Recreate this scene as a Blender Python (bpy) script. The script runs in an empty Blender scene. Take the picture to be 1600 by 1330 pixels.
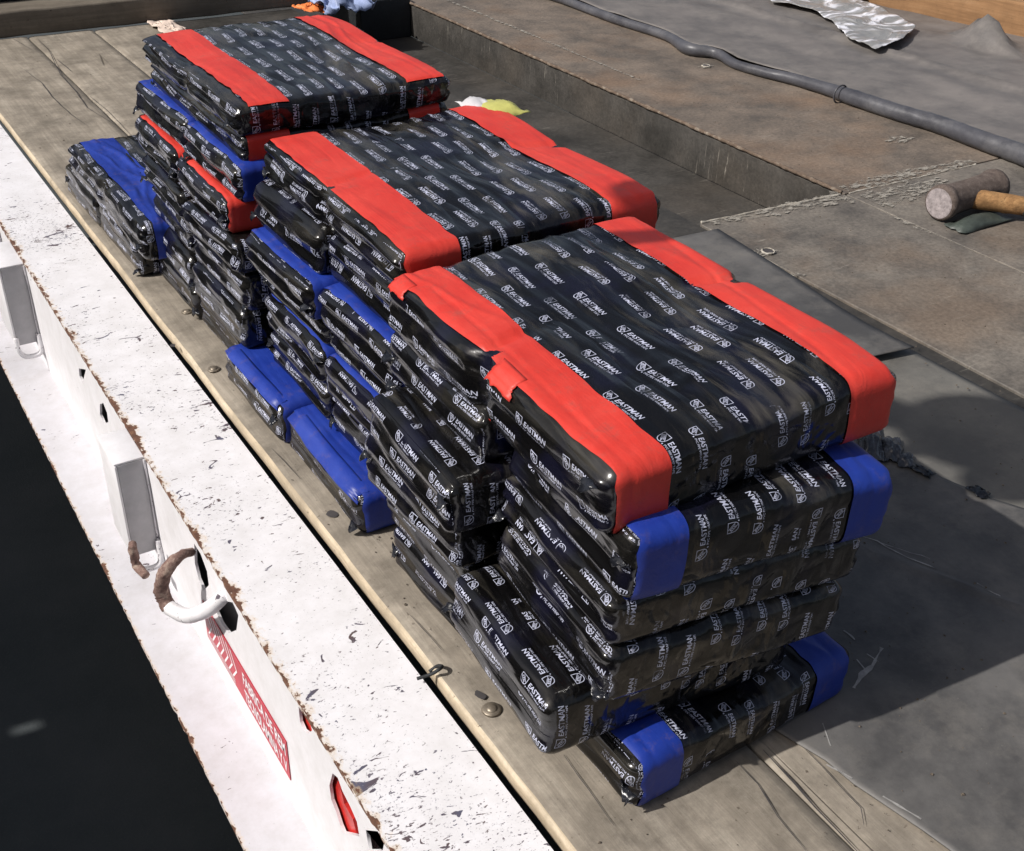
import bpy, bmesh, math, random
import numpy as np
from mathutils import Matrix, Vector, noise

# ------------------------------------------------------------------ camera, light, exposure
FPX = 1800.47
CAM = np.array([-0.80111267, -0.98457934, 1.525155])
ROT = np.array([[0.8485518223695365, 0.26697708241492357, -0.4568183908497485],
                [-0.5286088952642736, 0.46540270696513375, -0.7099105268954743],
                [0.023074674446734562, 0.8438741362399612, 0.5360447757272113]])
scene = bpy.context.scene
COL = scene.collection
cd = bpy.data.cameras.new('camera')
cam = bpy.data.objects.new('camera', cd)
COL.objects.link(cam)
cd.sensor_fit = 'HORIZONTAL'
cd.sensor_width = 36.0
cd.lens = FPX / 1600 * 36
cd.clip_start, cd.clip_end = 0.05, 600
m = Matrix([list(r) for r in ROT]).to_4x4()
m.translation = Vector(CAM)
cam.matrix_world = m
scene.camera = cam

SUN_TO = Vector((-1.0, 0.13, 0.92)).normalized()
world = bpy.data.worlds.new('World')
scene.world = world
world.use_nodes = True
wn = world.node_tree
wn.nodes.clear()
sky = wn.nodes.new('ShaderNodeTexSky')
sky.sky_type = 'NISHITA'
sky.sun_disc = False
sky.dust_density = 4.0
sky.air_density = 0.8
sky.ozone_density = 0.6
sky.sun_elevation = math.asin(SUN_TO.z)
sky.sun_rotation = math.atan2(SUN_TO.x, SUN_TO.y)
bg = wn.nodes.new('ShaderNodeBackground')
bg.inputs['Strength'].default_value = 0.088
wo = wn.nodes.new('ShaderNodeOutputWorld')
hs = wn.nodes.new('ShaderNodeHueSaturation')
hs.inputs['Saturation'].default_value = 0.75
wn.links.new(sky.outputs[0], hs.inputs['Color'])
wn.links.new(hs.outputs[0], bg.inputs[0])
wn.links.new(bg.outputs[0], wo.inputs[0])
sd = bpy.data.lights.new('sun', 'SUN')
sd.energy = 4.4
sd.angle = math.radians(0.53)
sd.color = (1.0, 0.965, 0.925)
sun = bpy.data.objects.new('sun', sd)
COL.objects.link(sun)
sun.rotation_euler = SUN_TO.to_track_quat('Z', 'Y').to_euler()
sun.location = (-4, 1, 5)
scene.view_settings.view_transform = 'Standard'
scene.view_settings.look = 'None'
scene.view_settings.gamma = 1
scene.view_settings.exposure = 0.12
scene.view_settings.use_curve_mapping = False

random.seed(7)
R = random.Random(11)


def at(u, v, x=None, y=None, z=None):
    """point of the real place seen at photo pixel (u, v) on the plane x=, y= or z= given"""
    r = ROT @ np.array([(u - 800) / FPX, -(v - 665) / FPX, -1.0])
    k, val = (0, x) if x is not None else (1, y) if y is not None else (2, z)
    p = CAM + r * (val - CAM[k]) / r[k]
    return Vector(p)


# ------------------------------------------------------------------ object helpers
def tag(o, label=None, cat=None, group=None, kind=None):
    if label: o['label'] = label
    if cat: o['category'] = cat
    if group: o['group'] = group
    if kind: o['kind'] = kind
    return o


def empty(name, loc=(0, 0, 0), rot=(0, 0, 0)):
    o = bpy.data.objects.new(name, None)
    COL.objects.link(o)
    o.location = loc
    o.rotation_euler = rot
    o.empty_display_size = 0.1
    return o


def link(name, me, mat=None, parent=None, loc=None):
    o = bpy.data.objects.new(name, me)
    COL.objects.link(o)
    if mat and not me.materials: me.materials.append(mat)
    if parent: o.parent = parent
    if loc is not None: o.location = loc
    return o


def smooth(me, on=True):
    me.polygons.foreach_set('use_smooth', [on] * len(me.polygons))


def mesh_from(name, verts, faces, sm=True, uvs=None):
    me = bpy.data.meshes.new(name)
    me.from_pydata([tuple(v) for v in verts], [], faces)
    if uvs is not None:
        uv = me.uv_layers.new(name='UVMap')
        uv.data.foreach_set('uv', np.asarray(uvs, dtype=np.float32).ravel())
    if sm: smooth(me)
    me.update()
    return me


def box(name, lo, hi, mat, parent=None, bev=0.003, jitter=0.0, seg=2, cuts=0):
    bm = bmesh.new()
    bmesh.ops.create_cube(bm, size=1)
    for v in bm.verts:
        for i in range(3):
            v.co[i] = (lo[i] + hi[i]) / 2 + v.co[i] * (hi[i] - lo[i])
    if cuts:
        ax = max(range(3), key=lambda i: hi[i] - lo[i])
        es = [e for e in bm.edges if abs((e.verts[0].co - e.verts[1].co)[ax]) > 1e-6]
        bmesh.ops.subdivide_edges(bm, edges=es, cuts=cuts, use_grid_fill=True)
    if bev:
        sharp = [e for e in bm.edges if len(e.link_faces) == 2 and e.calc_face_angle() > 0.5]
        bmesh.ops.bevel(bm, geom=sharp, offset=bev, segments=seg, affect='EDGES', profile=0.6)
    if jitter:
        for v in bm.verts:
            n = noise.noise_vector(v.co * 9) + noise.noise_vector(v.co * 40) * 0.4
            v.co += n * jitter
    me = bpy.data.meshes.new(name)
    bm.to_mesh(me)
    bm.free()
    if seg > 1: smooth(me)
    return link(name, me, mat, parent)


def tube(name, pts, rad, mat, parent=None, n=14, cap=True, wob=0.0):
    pts = [Vector(p) for p in pts]
    rads = rad if isinstance(rad, (list, tuple)) else [rad] * len(pts)
    # catmull-rom resample
    P, Q = [], []
    for i in range(len(pts) - 1):
        p0, p1, p2, p3 = pts[max(i - 1, 0)], pts[i], pts[i + 1], pts[min(i + 2, len(pts) - 1)]
        for k in range(8):
            t = k / 8
            P.append(0.5 * ((2 * p1) + (p2 - p0) * t + (2 * p0 - 5 * p1 + 4 * p2 - p3) * t * t + (3 * p1 - p0 - 3 * p2 + p3) * t ** 3))
            Q.append(rads[i] * (1 - t) + rads[i + 1] * t)
    P.append(pts[-1]); Q.append(rads[-1])
    verts, faces = [], []
    up = Vector((0.13, 0.27, 1)).normalized()
    for i, p in enumerate(P):
        d = (P[min(i + 1, len(P) - 1)] - P[max(i - 1, 0)]).normalized()
        a = d.cross(up)
        if a.length < 0.05: a = d.cross(Vector((1, 0, 0)))
        a.normalize(); b = d.cross(a)
        for k in range(n):
            an = 2 * math.pi * k / n
            dirv = a * math.cos(an) + b * math.sin(an)
            w = 1 + wob * noise.noise(p * 40 + dirv * 3)
            verts.append(p + dirv * Q[i] * w)
        if i:
            for k in range(n):
                q = (i - 1) * n
                faces.append((q + k, q + (k + 1) % n, q + n + (k + 1) % n, q + n + k))
    if cap:
        faces.append(tuple(range(n - 1, -1, -1)))
        faces.append(tuple(range(len(verts) - n, len(verts))))
    me = mesh_from(name, verts, faces)
    return link(name, me, mat, parent)


# ------------------------------------------------------------------ material helpers
class NT:
    def __init__(s, name):
        s.mat = bpy.data.materials.new(name)
        s.mat.use_nodes = True
        s.t = s.mat.node_tree
        s.b = s.t.nodes['Principled BSDF']
        s.tc = s.t.nodes.new('ShaderNodeTexCoord')

    def n(s, kind, **kw):
        x = s.t.nodes.new(kind)
        for k, v in kw.items():
            if k.startswith('i_'):
                x.inputs[k[2:].replace('_', ' ')].default_value = v
            else:
                setattr(x, k, v)
        return x

    def l(s, a, b): s.t.links.new(a, b)

    def mapping(s, scale=(1, 1, 1), src='Object', rot=(0, 0, 0), loc=(0, 0, 0)):
        mp = s.n('ShaderNodeMapping')
        mp.inputs['Scale'].default_value = scale
        mp.inputs['Rotation'].default_value = rot
        mp.inputs['Location'].default_value = loc
        s.l(s.tc.outputs[src] if isinstance(src, str) else src, mp.inputs[0])
        return mp.outputs[0]

    def noise(s, vec, scale=5, detail=6, rough=0.6, dist=0.0):
        x = s.n('ShaderNodeTexNoise')
        x.inputs['Scale'].default_value = scale
        x.inputs['Detail'].default_value = detail
        x.inputs['Roughness'].default_value = rough
        x.inputs['Distortion'].default_value = dist
        s.l(vec, x.inputs['Vector'])
        return x.outputs[0]

    def vor(s, vec, scale=5, feature='F1', rand=1.0):
        x = s.n('ShaderNodeTexVoronoi', feature=feature)
        x.inputs['Scale'].default_value = scale
        x.inputs['Randomness'].default_value = rand
        s.l(vec, x.inputs['Vector'])
        return x.outputs[0]

    def ramp(s, fac, *stops):
        x = s.n('ShaderNodeValToRGB')
        e = x.color_ramp.elements
        while len(e) < len(stops): e.new(0.5)
        for k, (p, c) in enumerate(stops):
            e[k].position = p
            e[k].color = (c, c, c, 1) if isinstance(c, (int, float)) else (*c, 1)
        s.l(fac, x.inputs[0])
        return x.outputs[0]

    def mix(s, fac, a, b, mode='MIX'):
        x = s.n('ShaderNodeMix', data_type='RGBA', blend_type=mode)
        for sock, val in ((x.inputs[0], fac), (x.inputs[6], a), (x.inputs[7], b)):
            if isinstance(val, (int, float)): sock.default_value = val if sock.type == 'VALUE' else (val, val, val, 1)
            elif isinstance(val, tuple): sock.default_value = (*val, 1)
            else: s.l(val, sock)
        return x.outputs[2]

    def math(s, op, a, b=None):
        x = s.n('ShaderNodeMath', operation=op)
        for sock, val in ((x.inputs[0], a), (x.inputs[1], b)):
            if val is None: continue
            if isinstance(val, (int, float)): sock.default_value = val
            else: s.l(val, sock)
        return x.outputs[0]

    def bump(s, h, strength=0.3, dist=0.002, prev=None):
        x = s.n('ShaderNodeBump')
        x.inputs['Strength'].default_value = strength
        x.inputs['Distance'].default_value = dist
        s.l(h, x.inputs['Height'])
        if prev: s.l(prev, x.inputs['Normal'])
        return x.outputs[0]

    def out(s, color=None, rough=None, normal=None, metal=None, spec=None):
        for nm, val in (('Base Color', color), ('Roughness', rough), ('Normal', normal), ('Metallic', metal), ('Specular IOR Level', spec)):
            if val is None: continue
            if isinstance(val, (int, float)): s.b.inputs[nm].default_value = val
            elif isinstance(val, tuple): s.b.inputs[nm].default_value = (*val, 1)
            else: s.l(val, s.b.inputs[nm])
        return s.mat


# ------------------------------------------------------------------ the printed tape: rasterise its lettering into a repeating mask
def text_tris(s, size, shear=0.0, offset=0.0, xs=1.0):
    cu = bpy.data.curves.new('print', 'FONT')
    cu.body = s
    cu.size = size
    cu.shear = shear
    cu.offset = offset
    cu.resolution_u = 3
    o = bpy.data.objects.new('print', cu)
    COL.objects.link(o)
    dg = bpy.context.evaluated_depsgraph_get()
    me = bpy.data.meshes.new_from_object(o.evaluated_get(dg))
    me.calc_loop_triangles()
    v = np.array([w.co[:2] for w in me.vertices]) * np.array([xs, 1])
    t = np.array([tuple(q.vertices) for q in me.loop_triangles])
    bpy.data.objects.remove(o)
    bpy.data.curves.remove(cu)
    bpy.data.meshes.remove(me)
    v[:, 0] -= v[:, 0].min()
    return v, t


def raster(img, v, t):
    H, W = img.shape
    for tri in t:
        p = v[tri]
        x0, y0 = np.floor(p.min(0)).astype(int)
        x1, y1 = np.ceil(p.max(0)).astype(int)
        X, Y = np.meshgrid(np.arange(x0, x1 + 1) + 0.5, np.arange(y0, y1 + 1) + 0.5)
        d = []
        for i in range(3):
            a, b = p[i], p[(i + 1) % 3]
            d.append((b[0] - a[0]) * (Y - a[1]) - (b[1] - a[1]) * (X - a[0]))
        ins = ((d[0] >= -.3) & (d[1] >= -.3) & (d[2] >= -.3)) | ((d[0] <= .3) & (d[1] <= .3) & (d[2] <= .3))
        ys, xs = np.nonzero(ins)
        img[(ys + y0) % H, (xs + x0) % W] = 1.0


def poly_fill(img, pts, val=1.0):
    H, W = img.shape
    pts = np.asarray(pts)
    x0, y0 = np.floor(pts.min(0)).astype(int)
    x1, y1 = np.ceil(pts.max(0)).astype(int)
    X, Y = np.meshgrid(np.arange(x0, x1) + .5, np.arange(y0, y1) + .5)
    ins = np.zeros(X.shape, bool)
    j = len(pts) - 1
    for i in range(len(pts)):
        xi, yi = pts[i]; xj, yj = pts[j]
        with np.errstate(divide='ignore', invalid='ignore'):
            c = ((yi > Y) != (yj > Y)) & (X < (xj - xi) * (Y - yi) / (yj - yi) + xi)
        ins ^= c
        j = i
    ys, xs = np.nonzero(ins)
    img[(ys + y0) % H, (xs + x0) % W] = val


def shield(cx, cy, s):
    pts = [(-.5, .5), (.5, .5)]
    for k in range(9):
        a = k / 8 * math.pi
        pts.append((.5 * math.cos(a), .5 - .42 - .58 * math.sin(a) ** 0.8))
    return np.array([(cx + x * s, cy + y * s) for x, y in pts])


def print_image():
    W, H = 1560, 1104                       # 0.130 m x 0.092 m: two rows of print
    img = np.zeros((H, W), np.float32)
    mm = W / 130.0
    for row, x0 in ((0, 8), (1, 22)):
        by = row * H / 2 + 13 * mm
        v, t = text_tris('EASTMAN', 1.0, shear=0.14, offset=0.014)
        w = v[:, 0].max(); h = v[:, 1].max()
        v = v * [60 * mm / w, 8.8 * mm / h] + [(x0 + 26) * mm, by + 6.6 * mm]
        raster(img, v, t)
        v, t = text_tris('PVC PIPE WRAP TAPE', 1.0, shear=0.10, offset=0.008)
        w = v[:, 0].max(); h = v[:, 1].max()
        v = v * [58 * mm / w, 3.6 * mm / h] + [(x0 + 25) * mm, by + 0.4 * mm]
        raster(img, v, t)
        cx, cy, s = (x0 + 11) * mm, by + 9.5 * mm, 18.5 * mm
        poly_fill(img, shield(cx, cy, s))
        poly_fill(img, shield(cx, cy + .010 * s, s * .885), 0)
        # diagonal band, reading E T C
        a = -0.75
        ca, sa = math.cos(a), math.sin(a)
        rot = lambda x, y: (cx + (x * ca - y * sa) * s, cy + (x * sa + y * ca) * s)
        for off in (-.17, .17):
            poly_fill(img, [rot(-.56, off - .025), rot(.44, off - .025), rot(.44, off + .025), rot(-.56, off + .025)])
        v, t = text_tris('ETC', 1.0, offset=0.04)
        w = v[:, 0].max(); h = v[:, 1].max()
        v = v * [.62 * s / w, .22 * s / h] - [.37 * s, .11 * s]
        v = np.stack([cx + v[:, 0] * ca - v[:, 1] * sa, cy + v[:, 0] * sa + v[:, 1] * ca], 1)
        raster(img, v, t)
        poly_fill(img, [(cx + (0.52 + .07 * math.cos(k)) * s, cy + (-.45 + .07 * math.sin(k)) * s) for k in np.linspace(0, 6.28, 10)[:-1]])
    # halve the size so the edges are antialiased
    img = (img[0::2, 0::2] + img[1::2, 0::2] + img[0::2, 1::2] + img[1::2, 1::2]) / 4
    h, w = img.shape
    px = np.ones((h, w, 4), np.float32)
    px[..., 0] = px[..., 1] = px[..., 2] = img
    im = bpy.data.images.new('tape_print', w, h, alpha=False)
    im.colorspace_settings.name = 'Non-Color'
    im.pixels.foreach_set(px.ravel())
    im.update()
    im.pack()
    return im


IMG = print_image()


def tape_material():
    s = NT('printed_black_tape')
    oi = s.n('ShaderNodeObjectInfo')
    uv = s.n('ShaderNodeUVMap', uv_map='UVMap')
    sep = s.n('ShaderNodeSeparateXYZ')
    # gentle waviness of the wound tape
    wob = s.n('ShaderNodeTexNoise'); wob.inputs['Scale'].default_value = 5; wob.inputs['Detail'].default_value = 0
    s.l(s.tc.outputs['Object'], wob.inputs['Vector'])
    sub = s.n('ShaderNodeVectorMath', operation='SUBTRACT'); sub.inputs[1].default_value = (.5, .5, .5)
    s.l(wob.outputs[1], sub.inputs[0])
    scl = s.n('ShaderNodeVectorMath', operation='SCALE'); scl.inputs['Scale'].default_value = 0.03
    s.l(sub.outputs[0], scl.inputs[0])
    add = s.n('ShaderNodeVectorMath', operation='ADD')
    s.l(uv.outputs[0], add.inputs[0]); s.l(scl.outputs[0], add.inputs[1])
    s.l(add.outputs[0], sep.inputs[0])
    u, v = sep.outputs[0], sep.outputs[1]
    v = s.math('ADD', v, s.math('MULTIPLY', oi.outputs['Random'], 3.7))
    # tape turns 72 mm apart overlap, each cutting the print of the one below
    strip = s.math('FLOOR', s.math('DIVIDE', v, 0.092))
    wn_ = s.n('ShaderNodeTexWhiteNoise', noise_dimensions='2D')
    cmb = s.n('ShaderNodeCombineXYZ'); s.l(strip, cmb.inputs[0]); s.l(s.math('MULTIPLY', oi.outputs['Random'], 91.0), cmb.inputs[1])
    s.l(cmb.outputs[0], wn_.inputs['Vector'])
    sr = s.n('ShaderNodeSeparateColor'); s.l(wn_.outputs['Color'], sr.inputs[0])
    flip = s.math('SUBTRACT', s.math('MULTIPLY', s.math('LESS_THAN', s.math('ADD', s.math('MULTIPLY', s.math('FRACT', s.math('MULTIPLY', oi.outputs['Random'], 7.3)), .6), s.math('MULTIPLY', sr.outputs[2], .4)), 0.62), 2.0), 1.0)   # some turns run the other way
    vin = s.math('SUBTRACT', v, s.math('MULTIPLY', strip, 0.092))
    uu = s.math('DIVIDE', s.math('ADD', s.math('MULTIPLY', u, flip), sr.outputs[0]), 0.130)
    vv = s.math('DIVIDE', s.math('ADD', s.math('MULTIPLY', vin, flip), s.math('MULTIPLY', sr.outputs[1], 0.012)), 0.092)
    c2 = s.n('ShaderNodeCombineXYZ'); s.l(uu, c2.inputs[0]); s.l(vv, c2.inputs[1])
    tex = s.n('ShaderNodeTexImage', image=IMG, interpolation='Cubic', extension='REPEAT')
    s.l(c2.outputs[0], tex.inputs[0])
    mask = tex.outputs[0]
    # print lost where the tape is scuffed or another turn covers it
    ob = s.mapping((1, 1, 1))
    wear = s.ramp(s.noise(ob, 30, 4, .7), (.38, .25), (.48, 1.0))
    cover = s.ramp(s.noise(s.mapping((5, 16, 16)), 1.0, 1, .4), (.345, 0.0), (.36, 1.0))
    mk = s.math('MULTIPLY', s.math('MULTIPLY', mask, wear), cover)
    dust_sheen = s.ramp(s.noise(s.mapping((17, 3.0, 12), rot=(0, 0, .12)), 1, 5, .65, .6), (.50, 0.0), (.74, .62))  # olive sheen streaks of the folds, put into the colour as a dusty tint
    dust_sheen = s.math('MULTIPLY', dust_sheen, s.ramp(s.noise(ob, 3.5, 3, .6), (.36, .2), (.54, 1.0)))
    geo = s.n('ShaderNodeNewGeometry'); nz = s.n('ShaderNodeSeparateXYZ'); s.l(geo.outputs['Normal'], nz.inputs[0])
    dust_sheen = s.math('MULTIPLY', dust_sheen, s.ramp(nz.outputs[2], (.05, .22), (.75, 1.0)))   # streaks strongest on what faces up
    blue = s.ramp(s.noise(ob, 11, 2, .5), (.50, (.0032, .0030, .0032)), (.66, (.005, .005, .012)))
    base = s.mix(dust_sheen, blue, (.135, .124, .100))
    col = s.mix(mk, base, (.46, .48, .60))
    # wrinkles: long folds along the winding and fine crackle
    w1 = s.noise(s.mapping((20, 4, 17)), 1.0, 2, .5, .5)
    w2 = s.noise(s.mapping((55, 9, 45)), 1.0, 2, .5, 1.0)
    w3 = s.vor(s.mapping((14, 5, 14)), 1.0, 'DISTANCE_TO_EDGE')
    edge = s.ramp(s.math('DIVIDE', vin, 0.092), (0.0, 1.0), (.015, 1.0), (.03, 0.0))
    w4 = s.math('ABSOLUTE', s.math('SUBTRACT', s.noise(s.mapping((15, 3.4, 15), rot=(0, 0, .12)), 1.0, 1, .4, .4), .5))
    b0 = s.bump(w4, .55, .030)
    b1 = s.bump(w1, .6, .012, b0)
    b2 = s.bump(w2, .22, .003, b1)
    b3 = s.bump(s.ramp(w3, (0, 0.0), (.10, 1.0)), .10, .0015, b2)
    b4 = s.bump(edge, .5, .0007, b3)
    rough = s.ramp(s.noise(ob, 5, 7, .7), (.3, .10), (.72, .28))
    return s.out(col, rough, b4, spec=.5)


def color_tape(name, c, c2):
    s = NT(name)
    ob = s.mapping()
    f = s.noise(ob, 8, 6, .7)
    col = s.mix(s.ramp(f, (.35, 0.0), (.75, 1.0)), c, c2)
    dirt = s.ramp(s.noise(ob, 22, 7, .8), (.54, 0.0), (.78, .5))
    col = s.mix(dirt, col, (.16, .10, .08))
    b = s.bump(s.noise(s.mapping((24, 5, 20)), 1, 3, .55, .8), .35, .006)
    b = s.bump(s.noise(s.mapping((70, 16, 60)), 1, 3, .6, 1.0), .25, .0015, b)
    b = s.bump(s.noise(ob, 420, 2, .5), .15, .0006, b)
    return s.out(col, s.ramp(f, (.3, .38), (.7, .55)), b, spec=.4)


M = {}
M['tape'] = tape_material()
M['red'] = color_tape('red_tape', (.52, .030, .020), (.62, .060, .042))
M['blue'] = color_tape('blue_tape', (.008, .026, .22), (.016, .046, .31))


def wood(name, c_dark, c_mid, c_light, scale=1.0, axis=1, grime=.5):
    s = NT(name)
    sc = [22 * scale] * 3; sc[axis] = 1.6 * scale
    sc2 = [90 * scale] * 3; sc2[axis] = 3.5 * scale
    g1 = s.noise(s.mapping(tuple(sc)), 1, 8, .65, .2)
    g2 = s.noise(s.mapping(tuple(sc2)), 1, 5, .7, .3)
    pat = s.noise(s.mapping(), 5.5 * scale, 9, .75)
    g = s.math('ADD', s.math('MULTIPLY', g1, .6), s.math('MULTIPLY', g2, .4))
    col = s.ramp(g, (.26, c_dark), (.5, c_mid), (.74, c_light))
    col = s.mix(s.ramp(pat, (.40, 0.0), (.66, grime * 1.5)), col, tuple(x * .50 for x in c_mid))
    specks = s.ramp(s.noise(s.mapping(), 55, 4, .6), (.66, 0.0), (.72, .75))
    col = s.mix(specks, col, (.05, .035, .025))
    sc3 = [9 * scale] * 3; sc3[axis] = .55 * scale
    crack = s.ramp(s.vor(s.mapping(tuple(sc3)), 1, 'DISTANCE_TO_EDGE'), (0.0, 1.0), (.012, 0.0))
    gate = s.ramp(s.noise(s.mapping(tuple(x * .5 for x in sc3)), 1, 2, .5), (.62, 0.0), (.66, .7))
    crack = s.math('MULTIPLY', crack, gate)
    col = s.mix(crack, col, (.03, .022, .015))
    h = s.math('SUBTRACT', g, s.math('MULTIPLY', crack, 1.2))
    b = s.bump(h, .6, .004)
    b = s.bump(s.noise(s.mapping(), 160, 4, .7), .25, .001, b)
    return s.out(col, .85, b, spec=.25)


M['deck'] = wood('weathered_plank_wood', (.16, .138, .108), (.29, .252, .203), (.44, .395, .325), 1.0, 1, .68)
M['edge_wood'] = wood('split_plank_edge_wood', (.30, .23, .15), (.52, .43, .31), (.72, .64, .50), 1.2, 1, .55)
M['beam'] = wood('grey_beam_wood', (.10, .085, .065), (.17, .145, .115), (.26, .225, .18), .7, 0)
M['timber'] = wood('raw_orange_timber', (.11, .055, .025), (.27, .150, .072), (.38, .24, .135), .8, 1, .35)


def paint_white(name, chip=.6, rust_band=None, t1=(.77, .755, .775), t2=(.60, .58, .575)):
    s = NT(name)
    ob = s.mapping()
    big = s.noise(ob, 2.4, 5, .6)
    # dark chips: blobs of several sizes, gathered in patches
    c1 = s.noise(s.mapping((17, 34, 26), rot=(0, 0, .5)), 1, 4, .6, 1.2)
    c2 = s.noise(s.mapping((85, 150, 120), rot=(0, 0, .35)), 1, 3, .6, .4)
    c3 = s.noise(s.mapping((230, 380, 300)), 1, 2, .5)
    thr = s.math('MULTIPLY', s.math('SUBTRACT', big, .53), .34)
    m1 = s.ramp(s.math('ADD', c1, thr), (chip + .040, 0.0), (chip + .048, 1.0))
    m2 = s.ramp(s.math('ADD', c2, thr), (chip + .045, 0.0), (chip + .06, .9))
    m3 = s.ramp(s.math('ADD', c3, thr), (chip + .075, 0.0), (chip + .10, .5))
    mk = s.math('MAXIMUM', m1, s.math('MAXIMUM', m2, m3))
    tone = s.mix(s.ramp(s.noise(ob, 14, 8, .75), (.35, 0.0), (.75, .8)), t1, t2)
    chipc = s.ramp(s.noise(ob, 20, 3, .5), (.35, (.085, .085, .13)), (.65, (.10, .065, .06)))
    col = s.mix(mk, tone, chipc)
    rough = s.ramp(mk, (0, .48), (1, .7))
    hgt = s.math('SUBTRACT', 1.0, mk)
    if rust_band:
        axis, x0, x1 = rust_band
        sp = s.n('ShaderNodeSeparateXYZ'); s.l(s.tc.outputs['Object'], sp.inputs[0])
        d = s.n('ShaderNodeMapRange'); s.l(sp.outputs[axis], d.inputs[0])
        d.inputs[1].default_value = x0; d.inputs[2].default_value = x1
        e = s.math('ADD', d.outputs[0], s.math('MULTIPLY', s.math('SUBTRACT', s.noise(s.mapping((60, 40, 60)), 1, 5, .65), .5), 1.7))
        patch = s.ramp(s.noise(s.mapping((1, 4.5, 1)), 1, 3, .5), (.50, -.25), (.66, .35))
        e = s.math('ADD', e, patch)
        rm = s.ramp(e, (.93, 0.0), (1.0, 1.0))
        halo = s.ramp(e, (.70, 0.0), (.98, .55))
        col = s.mix(halo, col, (.62, .45, .26))
        rc = s.ramp(s.noise(ob, 60, 4, .7), (.3, (.07, .032, .022)), (.6, (.16, .075, .045)), (.8, (.34, .20, .09)))
        col = s.mix(rm, col, rc)
        rough = s.mix(rm, rough, .9)
        hgt = s.math('ADD', hgt, s.math('MULTIPLY', rm, -.7))
    b = s.bump(hgt, .6, .0012)
    b = s.bump(s.noise(ob, 60, 5, .6), .2, .0012, b)
    return s.out(col, rough, b)


M['rail'] = paint_white('chipped_white_paint', .60, (0, -.272, -.311))
M['web'] = paint_white('clean_white_paint', .70)
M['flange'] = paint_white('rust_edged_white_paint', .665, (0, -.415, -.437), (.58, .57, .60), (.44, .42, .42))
M['hookpaint'] = paint_white('hook_white_paint', .60)


def rust(name, a, b_, c, k=1.0):
    s = NT(name)
    ob = s.mapping()
    f = s.noise(ob, 38 * k, 8, .75)
    col = s.ramp(f, (.3, a), (.52, b_), (.72, c))
    b = s.bump(f, .9, .004)
    return s.out(col, .88, b)


M['rust'] = rust('flaking_rust', (.05, .024, .020), (.19, .115, .095), (.50, .40, .32))


def steel(name, a, b_, rustc, rustamt=.6, grough=.55):
    s = NT(name)
    ob = s.mapping()
    f = s.noise(ob, 3.6, 10, .72)
    col = s.mix(s.ramp(f, (.38, 0.0), (.62, 1.0)), a, b_)
    fr = s.ramp(s.noise(s.mapping(loc=(3, 1, 0)), 1.7, 6, .6), (.50, 0.0), (.68, rustamt))
    col = s.mix(fr, col, rustc)
    fine = s.ramp(s.noise(ob, 75, 4, .7), (.35, .72), (.7, 1.2))
    col = s.mix(1.0, col, fine, 'MULTIPLY')
    # scuffs and scratches
    sc = s.ramp(s.noise(s.mapping((5, 90, 6), rot=(0, 0, -.25)), 1, 5, .75, .4), (.60, 0.0), (.70, .7))
    gate = s.ramp(s.noise(s.mapping(loc=(7, 2, 0)), 2.2, 3, .5), (.5, 0.0), (.62, 1.0))
    sc = s.math('MULTIPLY', sc, gate)
    sp = s.ramp(s.noise(ob, 46, 6, .8), (.74, 0.0), (.77, .55))
    pit = s.ramp(s.noise(s.mapping(loc=(2, 5, 0)), 60, 3, .6), (.74, 0.0), (.77, .7))
    col = s.mix(s.math('MAXIMUM', sc, sp), col, (.36, .33, .28))
    col = s.mix(pit, col, (.03, .022, .018))
    b = s.bump(s.noise(ob, 9, 6, .6), .25, .006)
    b = s.bump(s.noise(ob, 180, 3, .6), .25, .0008, b)
    return s.out(col, s.ramp(f, (.3, grough), (.7, grough + .2)), b, spec=.4)


M['plate'] = steel('brown_steel_plate', (.085, .076, .067), (.190, .168, .142), (.185, .135, .095))
M['plate2'] = steel('rusty_steel_plate', (.095, .080, .066), (.190, .152, .120), (.205, .130, .080), .55)
M['trough'] = steel('dark_trough_steel', (.026, .024, .021), (.058, .053, .047), (.085, .070, .055), .4)
M['dark'] = steel('black_painted_steel', (.010, .012, .014), (.022, .024, .027), (.03, .025, .02), .2)


def weld():
    s = NT('scuffed_weld_metal')
    ob = s.mapping()
    f = s.noise(s.mapping((18, 60, 40), rot=(0, 0, -.1)), 1, 5, .7, .8)
    col = s.ramp(f, (.36, (.15, .125, .10)), (.52, (.33, .30, .25)), (.66, (.50, .47, .41)))
    return s.out(col, .6, s.bump(f, .8, .003))


M['weld'] = weld()


def scuff():
    s = NT('scratched_bare_metal')
    ob = s.mapping((16, 44, 20), rot=(0, 0, .06))
    f = s.noise(ob, 1, 6, .75, .5)
    col = s.ramp(f, (.36, (.17, .155, .13)), (.60, (.30, .275, .235)))
    g = s.noise(s.mapping((60, 60, 60)), 1, 3, .6)
    a = s.math('ADD', s.math('MULTIPLY', f, .7), s.math('MULTIPLY', g, .3))
    s.l(s.ramp(a, (.47, 0.0), (.56, 1.0)), s.b.inputs['Alpha'])
    return s.out(col, .6, s.bump(f, .5, .002))


M['scuff'] = scuff()
M['lip'] = rust('torch_cut_rust', (.05, .032, .022), (.12, .085, .06), (.30, .26, .21), .8)


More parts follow.
